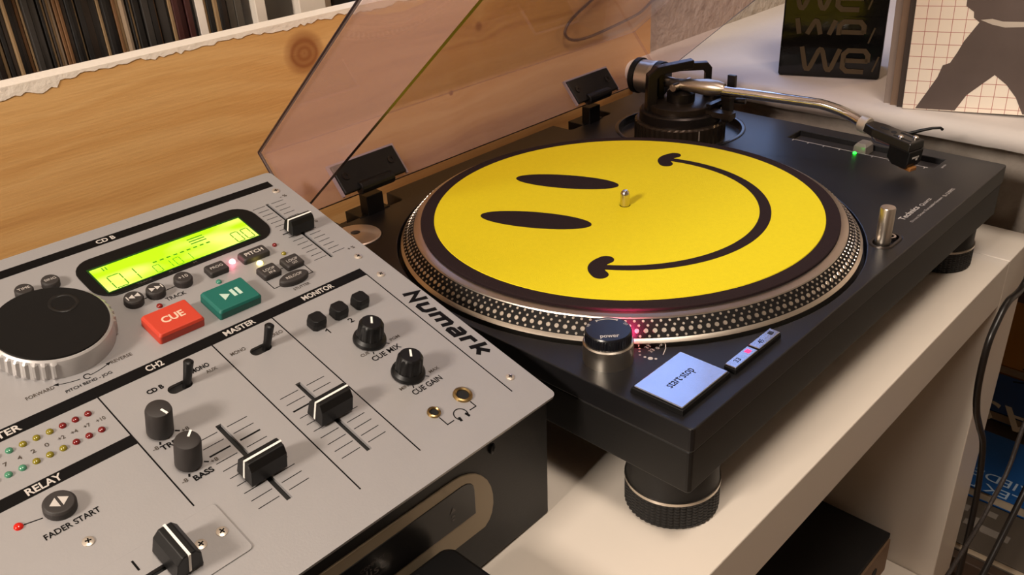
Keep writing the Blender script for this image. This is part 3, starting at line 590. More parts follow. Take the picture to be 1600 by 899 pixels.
# CD drive front
rg = [(-200, -12), (-76, -13), (-70, -13.8), (-64.5, -15.8), (-59.5, -18.8), (-55.5, -22.6), (-52, -27.4), (-49.6, -33), (-48.4, -39), (-48.4, -45), (-49.8, -50.5), (-52, -54), (-55.5, -56.5), (-200, -55)]
inn = [(-200, -19), (-70.5, -19.5), (-66.8, -20.2), (-64.2, -21.8), (-62.6, -24), (-62, -27), (-62, -42.5), (-200, -41)]
def front(name, poly, y0, y1, m, **k):
    return obj(name, MB().loft([[(x, y0, z) for x, z in poly], [(x, y1, z) for x, z in poly]]), m, mx, **k)
ringo = front('drive_bezel', rg, 4.0, 5.2, mat('champagne_paint', '#8f8069', 0.45, 0.3), bevel=0.3)
tray = front('disc_tray', inn, 3.6, 5.0, mat('gloss_black', '#0c0a09', 0.3), bevel=0.3)
for b, w_, h_, x_, z_ in (('COMPACT', 15, 2.0, -137, -27.2), ('disc', 15, 5.0, -137, -33), ('DIGITAL AUDIO', 15, 1.6, -137, -35.6)): text(b, w_, h_, mat('grey_print', '#4a4440', 0.5), tray, (x_, 3.5, z_), (R(90), 0, 0))
obj('tray_arrow', MB().add([(-78, 3.4, -28), (-76, 3.4, -31), (-80, 3.4, -31)], [(0, 1, 2)]).box(-79, -77, 3.4, 3.6, -34, -33).box(-79, -77, 3.4, 3.6, -36.4, -35.4), mat('grey_print', '#4a4440', 0.5), tray)
def phil(r, m_, parent, loc, rot): 
    o = obj('screw', MB().lathe([(r, -0.2), (r * 0.95, 0.45), (r * 0.6, 0.8), (0.2 * r, 0.85)], 24), m_, parent, loc, rot, smooth=40)
    obj('cross_recess', MB().box(-r * 0.5, r * 0.5, -r * 0.12, r * 0.12, 0.7, 0.92).box(-r * 0.12, r * 0.12, -r * 0.5, r * 0.5, 0.7, 0.93), M_ink, o); return o
phil(3.0, M_black, mx, (-46.5, 4.8, -11), (R(90), 0, 0.4))
def pscrew(x, y, a=0.3, r=2.5):
    o = phil(r, M_screw, mx, (x, y * cS, y * sS), (0, 0, 0)); o.rotation_euler = (Matrix.Rotation(SLP, 3, 'X') @ Matrix.Rotation(a, 3, 'Z')).to_euler()
for x, y in ((-9.9, 234.1), (-10.4, 151.7), (-10.5, 130.9), (-11.2, 24.3), (-222.8, 66.2)): pscrew(x, y, random.uniform(0, 1.5))
# printed bands and divider lines
def band(x0, x1, y0, y1): return onp('printed_band', MB().box(x0, x1, y0, y1, 0.02, 0.1), M_ink, 0, 0)
band(-474, -7.8, 239.7, 246); band(-474, -17.2, 135.4, 142.2); band(-300, -182, 100, 106.2)
pt('CD B', -125, 241.2, 11, 3.4, M_white, 0.012); pt('MASTER', -111.6, 136.9, 18.6, 3.8, M_white, 0.012); pt('MONITOR', -61.4, 136.9, 21.4, 3.8, M_white, 0.012); pt('CH2', -155.4, 136.9, 9, 4, M_white, 0.012)
pt('METER', -233.5, 136.9, 18, 4, M_white, 0.012); pt('RELAY', -230, 101.2, 15, 4, M_white, 0.012)
def line(*pts_, w=0.7, m=M_ink, name='printed_line'): return onp(name, MB().strip(list(pts_), w, 0.02, 0.09), m, 0, 0)
line((-17.4, 136), (-18.3, 16.3)); line((-84.2, 136), (-84.4, 17)); line((-121, 136), (-121.4, 17.4)); line((-181.7, 136), (-182, 55.4))
# logo
def glyph(strokes, x, w_=1.0):
    out = []
    for st in strokes: out.append([(x + px, py) for px, py in st])
    return out
LG = MB(); gl = []
gl += glyph([[(0, 0), (0, 7), (6.5, 0.6), (6.5, 8)]], 0); gl += glyph([[(0, 6), (0, 1.2), (1, 0.2), (5.2, 0.2), (6.2, 1.2), (6.2, 6)]], 11.5)
gl += glyph([[(0, 0), (0, 5.2), (9.6, 5.2), (10.4, 4.4), (10.4, 0)], [(5.2, 5.2), (5.2, 0)]], 22); gl += glyph([[(0.4, 5.4), (5.4, 5.4), (6.2, 4.6), (6.2, 0.2), (0.8, 0.2), (0, 1), (0, 2.2), (0.8, 2.8), (6.2, 2.8)]], 36.5)
gl += glyph([[(0, 0), (0, 5.2), (4.6, 5.2)]], 47); gl += glyph([[(0, 0), (0, 8)], [(0.6, 2.8), (2.6, 2.8), (6.4, 5.8)], [(2.6, 2.8), (6.8, 0)]], 55)
for st in gl:
    i0 = len(LG.v); LG.strip([(px + py * 0.36, py * 1.3) for px, py in st], 2.7, 0.02, 0.1)
onp('logo_lettering', LG, M_ink, -12.6, 108.8, 0, R(-90), label='black maker lettering')
# display
dz = onp('display_bezel', MB().prism(rrect(-147.5, -35.8, 195.8, 231.2, 12), 0, 0.7), mat('bezel_black', '#0a0807', 0.45, spec=0.25), 0, 0, bevel=0.3)
obj('lcd_panel', MB().box(-141, -46.8, 199.6, 221.4, 0.6, 0.9), lcd_mat('lcd_green'), dz, label='lit yellow-green display')
obj('lcd_edge_shade', MB().box(-141.6, -46.2, 221.0, 222.2, 0.6, 1.0).box(-141.6, -46.2, 199.0, 199.7, 0.6, 1.0).box(-47.0, -46.2, 199.6, 221.4, 0.6, 1.0).box(-141.6, -140.8, 199.6, 221.4, 0.6, 1.0), mat('dark_green_shade', '#0e3a06', 0.4, emit='#1c6a00', es=0.12), dz)  # dark green strips paint in the recess shade round the lit panel
M_seg = mat('lcd_segment', '#3c7a08', 0.4, emit='#2c7a00', es=0.35)
sg = MB()
def seg0(x, y, w_, h_, t=0.6, segs='abcdef'):
    P = {'a': ((x, y + h_), (x + w_, y + h_)), 'b': ((x + w_, y + h_), (x + w_, y + h_ / 2)), 'c': ((x + w_, y + h_ / 2), (x + w_, y)), 'd': ((x, y), (x + w_, y)), 'e': ((x, y), (x, y + h_ / 2)), 'f': ((x, y + h_ / 2), (x, y + h_))}
    for s_ in segs:
        a, b = P[s_]; dx, dy = (b[0] - a[0]) * 0.06, (b[1] - a[1]) * 0.06; sg.strip([(a[0] + dx, a[1] + dy), (b[0] - dx, b[1] - dy)], t, 0.9, 0.95)
seg0(-136, 200.5, 7, 11); seg0(-126.5, 200.5, 5, 11, segs='bc')
for k in range(4): seg0(-112 + k * 6.2, 200.5, 3.6, 6.5, 0.4, 'bc' if k % 2 else 'abcdef')
seg0(-60.5, 200.5, 4.6, 9.5); seg0(-53.6, 200.5, 4.6, 9.5)
for k in range(9): sg.strip([(-110 + k * 4.2, 209.6), (-107.6 + k * 4.2, 209.6)], 1.0, 0.9, 0.95)
sg.strip([(-134.2, 217), (-134.2, 220)], 0.6, 0.9, 0.95); sg.strip([(-132.4, 217), (-132.4, 220)], 0.6, 0.9, 0.95)
for k in range(3): sg.strip([(-84 + k * 0, 213.2 + k * 2.2), (-74, 213.2 + k * 2.2)], 0.8, 0.9, 0.95)
obj('lcd_segments', sg, M_seg, dz)
for x_, w_ in ((-126, 9), (-107, 2), (-92, 2)): text('TRACK' if w_ == 9 else 'M', w_, 1.4, mat('grey_print', '#4a4440', 0.5), dz, (x_, 197.2, 0.75))
# pitch slider scale
tk = MB()
for k in range(15):
    y = 163 + k * 4.35; ww = 9 if k in (0, 7, 14) else 8; tk.strip([(-25.4 - ww, y), (-25.6, y)], 0.35 if k != 7 else 0.8, 0.02, 0.09); tk.strip([(-20.8, y), (-20.8 + ww, y)], 0.35 if k != 7 else 0.8, 0.02, 0.09)
onp('slider_scale', tk, M_ink, 0, 0)
pt('- %', -12, 226, 5, 2.4, M_inkthin); pt('+ %', -11, 159.5, 5, 2.4, M_inkthin); pt('0', -9.6, 193, 1.8, 2.4, M_inkthin)
# faders
def fader(x, y, w_, d, h_, rz=0, name='fader_cap'):
    b = MB(); hw, hd = w_ / 2, d / 2
    pr_ = [(-hd, 1.2), (hd, 1.2), (hd * 0.86, h_ * 0.74), (hd * 0.45, h_), (-hd * 0.45, h_), (-hd * 0.86, h_ * 0.74)]
    b.loft([[(-hw, q, z) for q, z in pr_], [(-hw * 0.94, q * 0.985, z * 1.01) for q, z in pr_], [(hw * 0.94, q * 0.985, z * 1.01) for q, z in pr_], [(hw, q, z) for q, z in pr_]])
    b.box(-1, 1, -2.4, 2.4, -6, 1.3)
    o = onp(name, b, M_black, x, y, 0, rz, bevel=0.5)
    obj('white_mark', MB().box(-hw * 0.97, hw * 0.97, -0.55, 0.55, h_ - 0.3, h_ + 0.28).box(-hw - 0.25, -hw * 0.95, -0.55, 0.55, 2.5, h_ + 0.28).box(hw * 0.95, hw + 0.25, -0.55, 0.55, 2.5, h_ + 0.28), M_wline, o)
    return o
fader(-23.3, 192.3, 16.5, 9.5, 10.5); fader(-148.8, 53.2, 19, 12, 13.5); fader(-103.1, 62.2, 19, 12, 13.5); fader(-201, 36.6, 18, 12.5, 13.5, R(90))
def fticks(xc, ya, yb_, n_, big):
    t = MB()
    for k in range(n_):
        y = ya + (yb_ - ya) * k / (n_ - 1); t.strip([(xc - 13.5, y), (xc - 2.6, y)], 0.9 if k == big else 0.38, 0.02, 0.09); t.strip([(xc + 2.6, y), (xc + 13.5, y)], 0.9 if k == big else 0.38, 0.02, 0.09)
    onp('fader_scale', t, M_ink, 0, 0)
fticks(-148.8, 37, 84.5, 10, 7); fticks(-103.1, 36.5, 84, 10, 7)
# crossfader plate
xp = onp('crossfader_plate', MB().prism(rrect(-307, -175, 22, 51.3, 2), 0.01, 0.7), M_plate, 0, 0, bevel=0.25)
cut(xp, [MB().box(-282, -199.5, 35.2, 38.2, -8, 3)])
for x, y in ((-180.7, 36.5), (-190.6, 36.6)): 
    o = phil(2.6, M_screw, xp, (x, y, 0.6), (0, 0, R(20)))
pk = MB(); 
for k in range(3): pk.strip([(-215 - k * 14, 41.5), (-215 - k * 14, 47)], 0.9, 0.72, 0.8)
obj('scale_marks', pk, M_ink, xp)
# LEDs
def led(x, y, m, r=1.7, h=1.4, **k): return onp('led', MB().lathe([(r, -0.1), (r * 0.92, h * 0.5), (r * 0.6, h * 0.88), (0.15, h)], 18), m, x, y, smooth=60, **k)
L_red = mat('red_led_off', '#6a0c0a', 0.15, spec=0.8); L_yel = mat('yellow_led_off', '#7a6e16', 0.2, spec=0.8); L_grn = mat('green_led_off', '#437f62', 0.2, spec=0.8)
for k in range(16):
    for y in (128.6 - 0.5 * 0, 116.4):
        m = L_red if k < 3 else (L_yel if k < 6 else L_grn)
        led(-190 - 5.85 * k, y, m)
for k, s_ in enumerate(('+10', '+7', '+4', '+2', '0', '2', '4', '7')): pt(s_, -189.4 - 5.85 * k, 121.4, 1.2 * len(s_) + 0.6, 2.2, M_inkthin)
led(-44.7, 187.5, L_red, 1.5); led(-45.2, 177.8, L_yel, 1.5)
M_lr = mat('red_led_lit', '#ffb0b8', 0.3, emit='#ff9aa8', es=5); M_ly = mat('yellow_led_lit', '#fff0a0', 0.3, emit='#ffe878', es=4)
led(-73.8, 187.4, M_lr, 1.9, 1.8, label='lit red indicator'); led(-61.9, 177.9, M_ly, 1.9, 1.8, label='lit yellow indicator')
for x, y, col, en in ((-73.8, 187.4, (1, 0.2, 0.3), 0.0014), (-61.9, 177.9, (1, 0.85, 0.2), 0.0003)):
    d = bpy.data.lights.new('led_glow', 'POINT'); d.energy = en; d.color = col; d.shadow_soft_size = 0.0015; o = bpy.data.objects.new('led_glow', d); C.objects.link(o); o.parent = mx; o.location = (x * S, (y * cS - 4 * sS) * S, (y * sS + 4 * cS) * S)
led(-125.7, 176.4, mat('dark_red_led', '#7a1c14', 0.2), 1.7); led(-89.9, 176.4, mat('teal_led', '#3f7f6c', 0.2), 1.7); led(-239.5, 89.4, mat('red_led_mid', '#b01c12', 0.15, emit='#ff2010', es=0.15), 1.9)
# buttons on the CD deck
def button(x, y, poly, h_, m, cap_txt=None, tw=0, th_=0, tm=M_white, taper=0.9, rz=0, tb=0.0):
    b = MB().loft([[(px, py, -0.2) for px, py in poly], [(px, py, h_ * 0.75) for px, py in poly], [(px * taper, py * taper, h_) for px, py in poly]])
    o = onp('button', b, m, x, y, 0, rz, bevel=0.35)
    if cap_txt: text(cap_txt, tw, th_, tm, o, (-tw / 2, -th_ / 2, h_ + 0.12), thick=tb)
    return o
RO = circle(5.1, 28)
def sym(o, h_, polys, m=M_white):
    b = MB()
    for p in polys: b.prism(p, h_ + 0.02, h_ + 0.14)
    obj('symbol', b, m, o)
button(-174.3, 222, circle(4.6, 28), 4, M_greybtn, 'TIME', 6, 1.8); button(-160.7, 222, circle(4.6, 28), 4, M_greybtn, 'SING', 6, 1.8)
b = button(-134.6, 186, RO, 4.4, M_greybtn); sym(b, 4.4, [[(-3.8, -1.6), (-3.2, -1.6), (-3.2, 1.6), (-3.8, 1.6)], [(-2.9, 0), (0, -1.7), (0, 1.7)], [(0.2, 0), (3.2, -1.7), (3.2, 1.7)]])
b = button(-122.1, 186, RO, 4.4, M_greybtn); sym(b, 4.4, [[(3.2, -1.6), (3.8, -1.6), (3.8, 1.6), (3.2, 1.6)], [(2.9, 0), (0, 1.7), (0, -1.7)], [(-0.2, 0), (-3.2, 1.7), (-3.2, -1.7)]])
button(-105.6, 186.4, RO, 4.4, M_greybtn, '+10', 5.6, 2.4); line((-129.4, 186), (-127.3, 186), w=0.5); line((-117, 186), (-110.6, 186.2), w=0.5); pt('TRACK', -120.4, 177.6, 11.5, 2.8)
def rb(w_, h_): return rrect(-w_ / 2, w_ / 2, -h_ / 2, h_ / 2, 1.2, 3)
button(-85.7, 185, rb(12, 8.2), 3.6, M_greybtn, 'PROG', 7.6, 2.0); button(-61, 185, rb(17.6, 8.2), 3.6, M_greybtn, 'PITCH', 12, 2.9, tb=0.02)
for x, t_ in ((-63.3, 'IN'), (-47.4, 'OUT')):
    b = button(x, 167.2, rb(11.6, 9.6), 3.6, M_greybtn, 'LOOP', 7.4, 2.1); text(t_, 3.6, 1.9, M_white, b, (-1.8, -3.8, 3.74))
button(-55.2, 154.8, [(9.6 * math.cos(2 * math.pi * i / 32), 4.4 * math.sin(2 * math.pi * i / 32)) for i in range(32)], 3.6, M_greybtn, 'RELOOP', 10.5, 2.0)
pt('STUTTER', -60.4, 147.0, 11, 2.0, M_inkthin); line((-57.2, 167.2), (-53.4, 167.2), w=0.5); line((-63.3, 162.4), (-63.3, 156), w=0.0001) if 0 else None
line((-68.6, 162.2), (-68.6, 154.8), (-64.8, 154.8), w=0.5); line((-41.8, 164.5), (-41.8, 154.8), (-45.4, 154.8), w=0.5)
cq = button(-128, 159.6, rb(25.6, 18.8), 6, mat('orange_red_rubber', '#bd3a24', 0.5), 'CUE', 12.5, 5.0, mat('pale_print', '#dcb8a0', 0.5), 0.93, tb=0.03)
pq = button(-94, 158.6, rb(26, 19.6), 6, mat('teal_rubber', '#0d5f54', 0.5), taper=0.93)
sym(pq, 6, [[(-5.4, 3), (-5.4, -3), (-0.8, 0)], [(0.4, 3), (0.4, -3), (2.4, -3), (2.4, 3)], [(3.6, 3), (3.6, -3), (5.6, -3), (5.6, 3)]], mat('mint_print', '#b8cfc0', 0.5))
# jog wheel
jx, jy = -178.7, 182.7
jw = MB(); n = 168; rings = []
for z, r_ in ((0, 28.2), (2.4, 28.6), (9.2, 28.2), (10.4, 27.6), (11.2, 26.8)):
    rr = []
    for i in range(n):
        a = 360 * i / n; grip = 150 < a < 247 or 330 < a or a < 60
        k_ = 0.8 * (1 if (i // 2) % 2 else -0.6) if grip and 1 < z < 10.3 else (-0.25 if not grip and 1 < z < 10.3 else 0)
        rr.append(((r_ + k_) * math.cos(R(a)), (r_ + k_) * math.sin(R(a)), z))
    rings.append(rr)
jw.loft(rings)
jo = onp('jog_wheel', jw, mat('silver_plastic', '#bab6b4', 0.38, 0.35), jx, jy, smooth=28)
dsh = MB(); rings = []
prof_d = [(26.5, 11.0), (26.2, 12.0), (22, 11.75), (12, 11.5), (0.2, 11.45)]
dsh.lathe(prof_d, 64)
jd = obj('jog_disc', dsh, mat('soft_black', '#0d0b0a', 0.5, spec=0.25, var=0.15, vscale=90), jo, smooth=30)
obj('finger_dimple', MB().ring([(5.2, 11.6), (6.2, 12.15), (7.2, 11.7), (6.2, 11.3)], 36, (11, 10)), mat('soft_black2', '#100e0d', 0.3), jo, smooth=60)
pt('FORWARD', -206.5, 151.8, 13, 2.2, M_inkthin); pt('PITCH BEND - JOG', -191, 145.4, 22.4, 2.4, M_ink); pt('REVERSE', -165.8, 151.6, 10.8, 2.2, M_inkthin)
ja = MB().strip(arc((jx, jy), 32, -113, -96, 8), 0.4, 0.02, 0.09).strip(arc((jx, jy), 32, -87, -70, 8), 0.4, 0.02, 0.09)
for a, d_ in ((-113, -1), (-70, 1)):
    p = Vector((jx + 32 * math.cos(R(a)), jy + 32 * math.sin(R(a)))); t_ = Vector((-math.sin(R(a)), math.cos(R(a)))) * d_; nn = Vector((-t_.y, t_.x))
    ja.prism([tuple(p + t_ * 2.4), tuple(p + nn), tuple(p - nn)], 0.02, 0.09)
ja.strip(arc((jx, jy - 32), 1.6, 0, 300, 12), 0.5, 0.02, 0.09)
onp('jog_arrows', ja, M_ink, 0, 0)
# monitor section
def hexp(r_): return [(r_ * math.cos(R(60 * i)), r_ * math.sin(R(60 * i)) * 0.98) for i in range(6)]
for x in (-68.6, -53.4, -38.4):
    onp('selector_button', MB().loft([[(px * g, py * g, z) for px, py in [(-4.6, -3), (-3, -4.6), (3, -4.6), (4.6, -3), (4.6, 3), (3, 4.6), (-3, 4.6), (-4.6, 3)]] for z, g in ((-0.2, 0.96), (3.2, 1.0), (6.2, 0.9))]), M_black, x, 117, bevel=0.4)
line((-67.7, 110.3), (-66.2, 111.3), (-66.2, 107.6), w=0.7); pt('2', -52.4, 107.6, 2.8, 3.6)
def rknob(x, y, ang):
    n = 72; b = MB().lathe([(9, 0.4), (9.2, 1.2), (8.9, 2.6), (7.4, 4.2)], 48)
    rings = []
    for z, r_ in ((3.2, 7.2), (11.6, 6.5), (13.0, 6.1)):
        rings.append([((r_ + (0.3 if (i % 6) < 3 and z < 12 else -0.1)) * math.cos(2 * math.pi * i / n), (r_ + (0.3 if (i % 6) < 3 and z < 12 else -0.1)) * math.sin(2 * math.pi * i / n), z) for i in range(n)])
    rings.append([(5.2 * math.cos(2 * math.pi * i / n), 5.2 * math.sin(2 * math.pi * i / n), 13.7) for i in range(n)])
    b.loft(rings); o = onp('rotary_knob', b, M_black, x, y, 0, R(ang), smooth=25)
    obj('pointer', MB().box(-0.55, 0.55, -1.4, 3.6, 13.4, 13.95), M_wline, o); return o
rknob(-53.3, 91, -38); rknob(-53.7, 59.6, -36)
pt('CUE MIX', -61.9, 76.6, 19.2, 3.6, th=0.004); pt('CUE GAIN', -61.5, 45.4, 20, 3.6, th=0.004)
pt('CUE', -65.2, 83, 5.4, 2.0, M_inkthin); pt('PGM', -44.2, 83.4, 6.4, 2.0, M_inkthin); pt('MIN', -65, 52.2, 5.4, 2.0, M_inkthin); pt('MAX', -44, 52.4, 6.6, 2.0, M_inkthin)
for y in (91, 59.6): line((-57.6, y - 8.1), (-58.5, y - 9.8), w=0.6); line((-47.4, y - 7.0), (-46.2, y - 8.4), w=0.6)
def dknob(x, y, ang):
    b = MB().lathe([(5.6, 0.6), (6.0, 1.4), (5.9, 14.4), (5.4, 15.8), (4.6, 16.2), (0.2, 16.2)], 44); o = onp('tone_knob', b, M_greybtn, x, y, 0, R(ang), smooth=30)
    obj('pointer', MB().box(-0.5, 0.5, 1.6, 5.4, 16.0, 16.45), M_wline, o); return o
dknob(-171, 100, 195); dknob(-171.2, 76.6, -48)
pt('TREBLE', -176, 89.4, 15, 3.0, th=0.02); pt('BASS', -174.2, 66.0, 9.6, 3.2, th=0.02)
for y in (100, 76.6): pt('-8', -179.2, y - 8.6, 2.8, 2.2, M_inkthin); pt('+8', -163.4, y - 6.4, 3.6, 2.2, M_inkthin); line((-163.9, y - 4.6), (-165.6, y - 3.2), w=0.8); line((-175, y - 6.8), (-174.2, y - 5.2), w=0.9)
def toggle(x, y):
    o = onp('toggle_switch', MB().prism(rrect(-7, 7, -3.6, 3.6, 3.5), -3.4, -2.4), M_hole, x, y)
    obj('lever', MB().tube([(3.2, 0, -2.4), (4.0, 0, 4), (5.2, 0.4, 13.4), (5.3, 0.4, 14.2)], [2.0, 2.1, 2.5, 1.6], 16), M_black, o, smooth=40)
toggle(-103, 118.8); toggle(-148.7, 119.6)
pt('MONO', -117.6, 122.8, 8.6, 2.4, M_inkthin); pt('STEREO', -96.6, 122.6, 10.6, 2.4, M_inkthin); pt('CD B', -163.2, 123.2, 8.4, 3.0, th=0.03); pt('MONO', -139.4, 123.4, 9.6, 3.0, th=0.02); pt('AUX', -134, 119.4, 6, 2.2, M_inkthin)
# headphone jacks
def jack(x, y, r_):
    o = onp('headphone_jack', MB().ring([(r_ * 0.62, -2), (r_ * 0.62, 0.8), (r_ * 0.78, 1.4), (r_ * 0.95, 1.1), (r_, -0.1)], 40), M_gold, x, y, smooth=30)
    obj('bore', MB().lathe([(r_ * 0.64, 0.02), (r_ * 0.64, 0.2)], 28), M_hole, o)
jack(-41.6, 30.6, 5.4); jack(-62.2, 30.8, 3.7)
line((-62.2, 26.9), (-62.2, 20.8), (-57.6, 20.8), w=0.6); line((-41.6, 25), (-41.6, 20.8), (-46.2, 20.8), w=0.6)
onp('headphone_icon', MB().strip(arc((0, 0), 3.8, -35, 215, 18), 0.6, 0.02, 0.09).prism([(-3.6, -3.4), (-2.2, -3.8), (-1.6, -1), (-3, -0.6)], 0.02, 0.09).prism([(3.6, -3.4), (2.2, -3.8), (1.6, -1), (3, -0.6)], 0.02, 0.09), M_ink, -51.9, 21.6)
# relay
b = button(-223.2, 88, circle(6.6, 36), 4.4, M_greybtn, taper=0.88); sym(b, 4.4, [[(-4.0, 0), (-0.6, -2.7), (-0.6, 2.7)], [(4.0, 0), (0.6, 2.7), (0.6, -2.7)]])
line((-238, 89.2), (-230.6, 87.6), w=0.5); pt('FADER START', -234.6, 76.6, 23, 3.0, th=0.008)

# black box in front of the mixer
bk = thing('plastic_case', 'black plastic box with a silver knob in front of the disc tray', 'box', (-330, -150, -83.5))
obj('case', MB().prism(rrect(-70, 49.5, -38, 44, 7), 0, 30), M_black, bk, bevel=1.5)
obj('case_lid', MB().prism(rrect(-70, 49.5, -38, 44, 7), 30.6, 43.5), M_black, bk, bevel=2.0)
obj('knob', MB().lathe([(4, 40), (4, 45), (3, 46)], 28, (22, 36)), M_steel, bk, smooth=30)

# ================================================================== ON THE LEDGE
def stand(name, label, cat, x, y, ang, z=20, **k): return thing(name, label, cat, (x, y, z), (0, 0, ang), **k)
PA = math.atan2(-89.5, 36)
pk_ = stand('foil_packet', 'glossy black packet with gold letters on the ledge', 'packet', 348, 71, PA)
b = MB(); rings = []
for z, g, bul in ((0, 1.2, 0), (2.5, 0, 0), (30, 0, 0.8), (60, 0.4, 1.2), (100, 0.2, 0.8), (150, 0, 0)):
    x0, x1, y0, y1 = 0 + g, 96.5 - g, 0 + g, 58 - g
    rings.append([(x0, y0, z), ((x0 + x1) / 2, y0 - bul * 0.3, z), (x1, y0, z), (x1 + 0.2 * bul, (y0 + y1) / 2, z), (x1, y1, z), ((x0 + x1) / 2, y1 + bul, z), (x0, y1, z), (x0 - 0.2 * bul, (y0 + y1) / 2, z)])
b.loft(rings); obj('pouch', b, mat('gloss_foil', '#060505', 0.1, spec=0.35, bump=0.2, bscale=60), pk_, bevel=1.5)
M_goldp = mat('gold_print', '#46371f', 0.45, 0.1)
def we(u, v, sc_, clip=False):
    b = MB(); h_ = 24 * sc_; y_ = [0] if not clip else [9 * sc_]
    lo = y_[0]
    if not clip: b.strip([(u, v + 24), (u + 4.6, v + 4.5), (u + 6, v + 2.2), (u + 8, v + 2), (u + 9.6, v + 4.2), (u + 16, v + 20.5), (u + 17.4, v + 22), (u + 19, v + 21.6), (u + 20.2, v + 19.5), (u + 24.4, v + 4.5), (u + 26, v + 2.2), (u + 28, v + 2), (u + 29.6, v + 4.2), (u + 36, v + 23)], 4.4)
    else:
        b.strip([(u, v + 24), (u + 3, v + 9)], 4.4); b.strip([(u + 10.5, v + 9), (u + 16, v + 20.5), (u + 17.4, v + 22), (u + 19, v + 21.6), (u + 20.2, v + 19.5), (u + 23, v + 9)], 4.4); b.strip([(u + 31, v + 9), (u + 36, v + 23)], 4.4)
    e = [(u + 63 * sc_, v + 12 * sc_), (u + 41 * sc_, v + 12 * sc_)]
    b.strip(e, 4.4 * sc_)
    if not clip: b.strip([(u + 60 * sc_, v + 1.5 * sc_), (u + 44 * sc_, v + 1.5 * sc_), (u + 40 * sc_, v + 5 * sc_), (u + 40 * sc_, v + 18 * sc_), (u + 44 * sc_, v + 22 * sc_), (u + 59 * sc_, v + 22 * sc_), (u + 62.5 * sc_, v + 18 * sc_), (u + 62.5 * sc_, v + 11 * sc_)], 4.6 * sc_)
    else: b.strip([(u + 40 * sc_, v + 9 * sc_), (u + 40 * sc_, v + 18 * sc_), (u + 44 * sc_, v + 22 * sc_), (u + 59 * sc_, v + 22 * sc_), (u + 62.5 * sc_, v + 18 * sc_), (u + 62.5 * sc_, v + 11 * sc_)], 4.6 * sc_)
    b.strip([(u + 68 * sc_, v + 2 * sc_), (u + 72.5 * sc_, v + 17 * sc_)], 1.6 * sc_)
    return b
for u, v, sc_, cl in ((21, 6.5, 1.0, False), (14, 34, 1.0, True), (10, 66, 1.0, False)):
    obj('gold_lettering', we(u, v, sc_, cl), M_goldp, pk_, loc=(0, -0.9, 0), rot=(R(90), 0, 0))
# records leaning on the ledge, the front one with a printed cover
LPA = math.atan2(-92, 29); TLT = R(1.5)
def sleeve_mb(w_=150, h_=312, t=3.2): return MB().box(0, w_ * 2.05, 0, t, 0, h_)
fx = thing('printed_record', 'record sleeve with red grid and striding dark-suited figure', 'record', (312, -72, 20.2), (0, -TLT, LPA))
obj('cover', MB().box(0, 312, 0.2, 3.4, 0, 312), sleeve_art_mat('grid_print'), fx, bevel=0.4)
def art(name, poly, m, y=-0.05):
    b = MB().loft([[(u, y + 0.25, v) for u, v in poly], [(u, y, v) for u, v in poly]]); return obj(name, b, m, fx)
M_suit = mat('suit_print', '#5a4d48', 0.4, var=0.25, vscale=30)
half = [(10.6, 1), (18.4, 16.6), (24.8, 29.6), (27.6, 40), (33, 42.4), (37.4, 51.6), (41, 61), (50.4, 77), (45.6, 80.6), (45, 85.4), (38.6, 90), (37.4, 130), (31, 180), (27, 230), (24, 311.5), (68.6, 311.5)]
inner_ = [(68.6, 33.6), (49.8, 15.2), (42.5, 1)]
art('trouser_print', half + [(137.2 - x, z) for x, z in half[-2::-1]] + [(94.7, 1), (87.4, 15.2), (78.6, 25.8)] + inner_, M_suit)
art('belt_print', [(51, 79), (59.5, 80), (67.5, 78), (82, 78), (96, 80), (84, 74), (70, 73.2), (60, 75.4)], mat('belt_grey', '#b9ada0', 0.5), -0.15)
for k, (dx, col, lb) in enumerate(((-5, 'dark_spine', 'thin dark record sleeve right behind the printed one'), (-11, 'brown_spine', 'brown-edged record sleeve, middle of the leaning stack'), (-17, 'grey_spine', 'greyish record sleeve, rearmost of the leaning stack'))):
    nx_, ny_ = -math.sin(LPA), math.cos(LPA); d = 4 + 4.6 * k
    o = obj('leaning_record', MB().box(dx, 305 + dx, 0, 3.6, 0, 312), mat(col, ('#3a2f29', '#7a6452', '#8b7d74')[k], 0.55, var=0.15, vscale=30), None, (312 + nx_ * d, -72 + ny_ * d, 20.2), (0, -TLT, LPA), bevel=0.4)
    tag(o, lb, 'record', 'sleeves leaning on the ledge')

# ================================================================== CABLES
def cable(name, label, pts, r, m, n=10):
    P = [Vector(p) for p in pts]; out = []
    for i in range(len(P) - 1):
        p0, p1, p2, p3 = P[max(i - 1, 0)], P[i], P[i + 1], P[min(i + 2, len(P) - 1)]
        for k in range(6):
            t = k / 6; out.append(0.5 * ((2 * p1) + (p2 - p0) * t + (2 * p0 - 5 * p1 + 4 * p2 - p3) * t * t + (-p0 + 3 * p1 - 3 * p2 + p3) * t ** 3))
    out.append(P[-1]); o = obj(name, MB().tube([tuple(p) for p in out], r, n), m, smooth=60); return tag(o, label, 'cable')
M_cab = mat('black_cable', '#15110f', 0.35); M_braid = mat('braided_cable', '#2a2320', 0.5, bump=0.8, bscale=500)
cable('hanging_cable', 'thick black cable curving down in front of the shelf corner', [(330, -205, -20), (290, -215, -50), (247, -215, -83.5), (205, -216, -80), (187, -216, -89), (175, -216, -106), (176, -216, -143), (190, -216, -176), (212, -216, -205), (234, -218, -240), (240, -222, -300), (230, -226, -380), (225, -228, -520)], 2.8, M_cab)
cable('braided_cable', 'braided dark cable slanting past the blue books', [(420, -250, -180), (330, -232, -236), (301, -230, -303), (268, -230, -318), (240, -230, -328), (166, -230, -336), (60, -230, -345)], 2.0, M_braid)
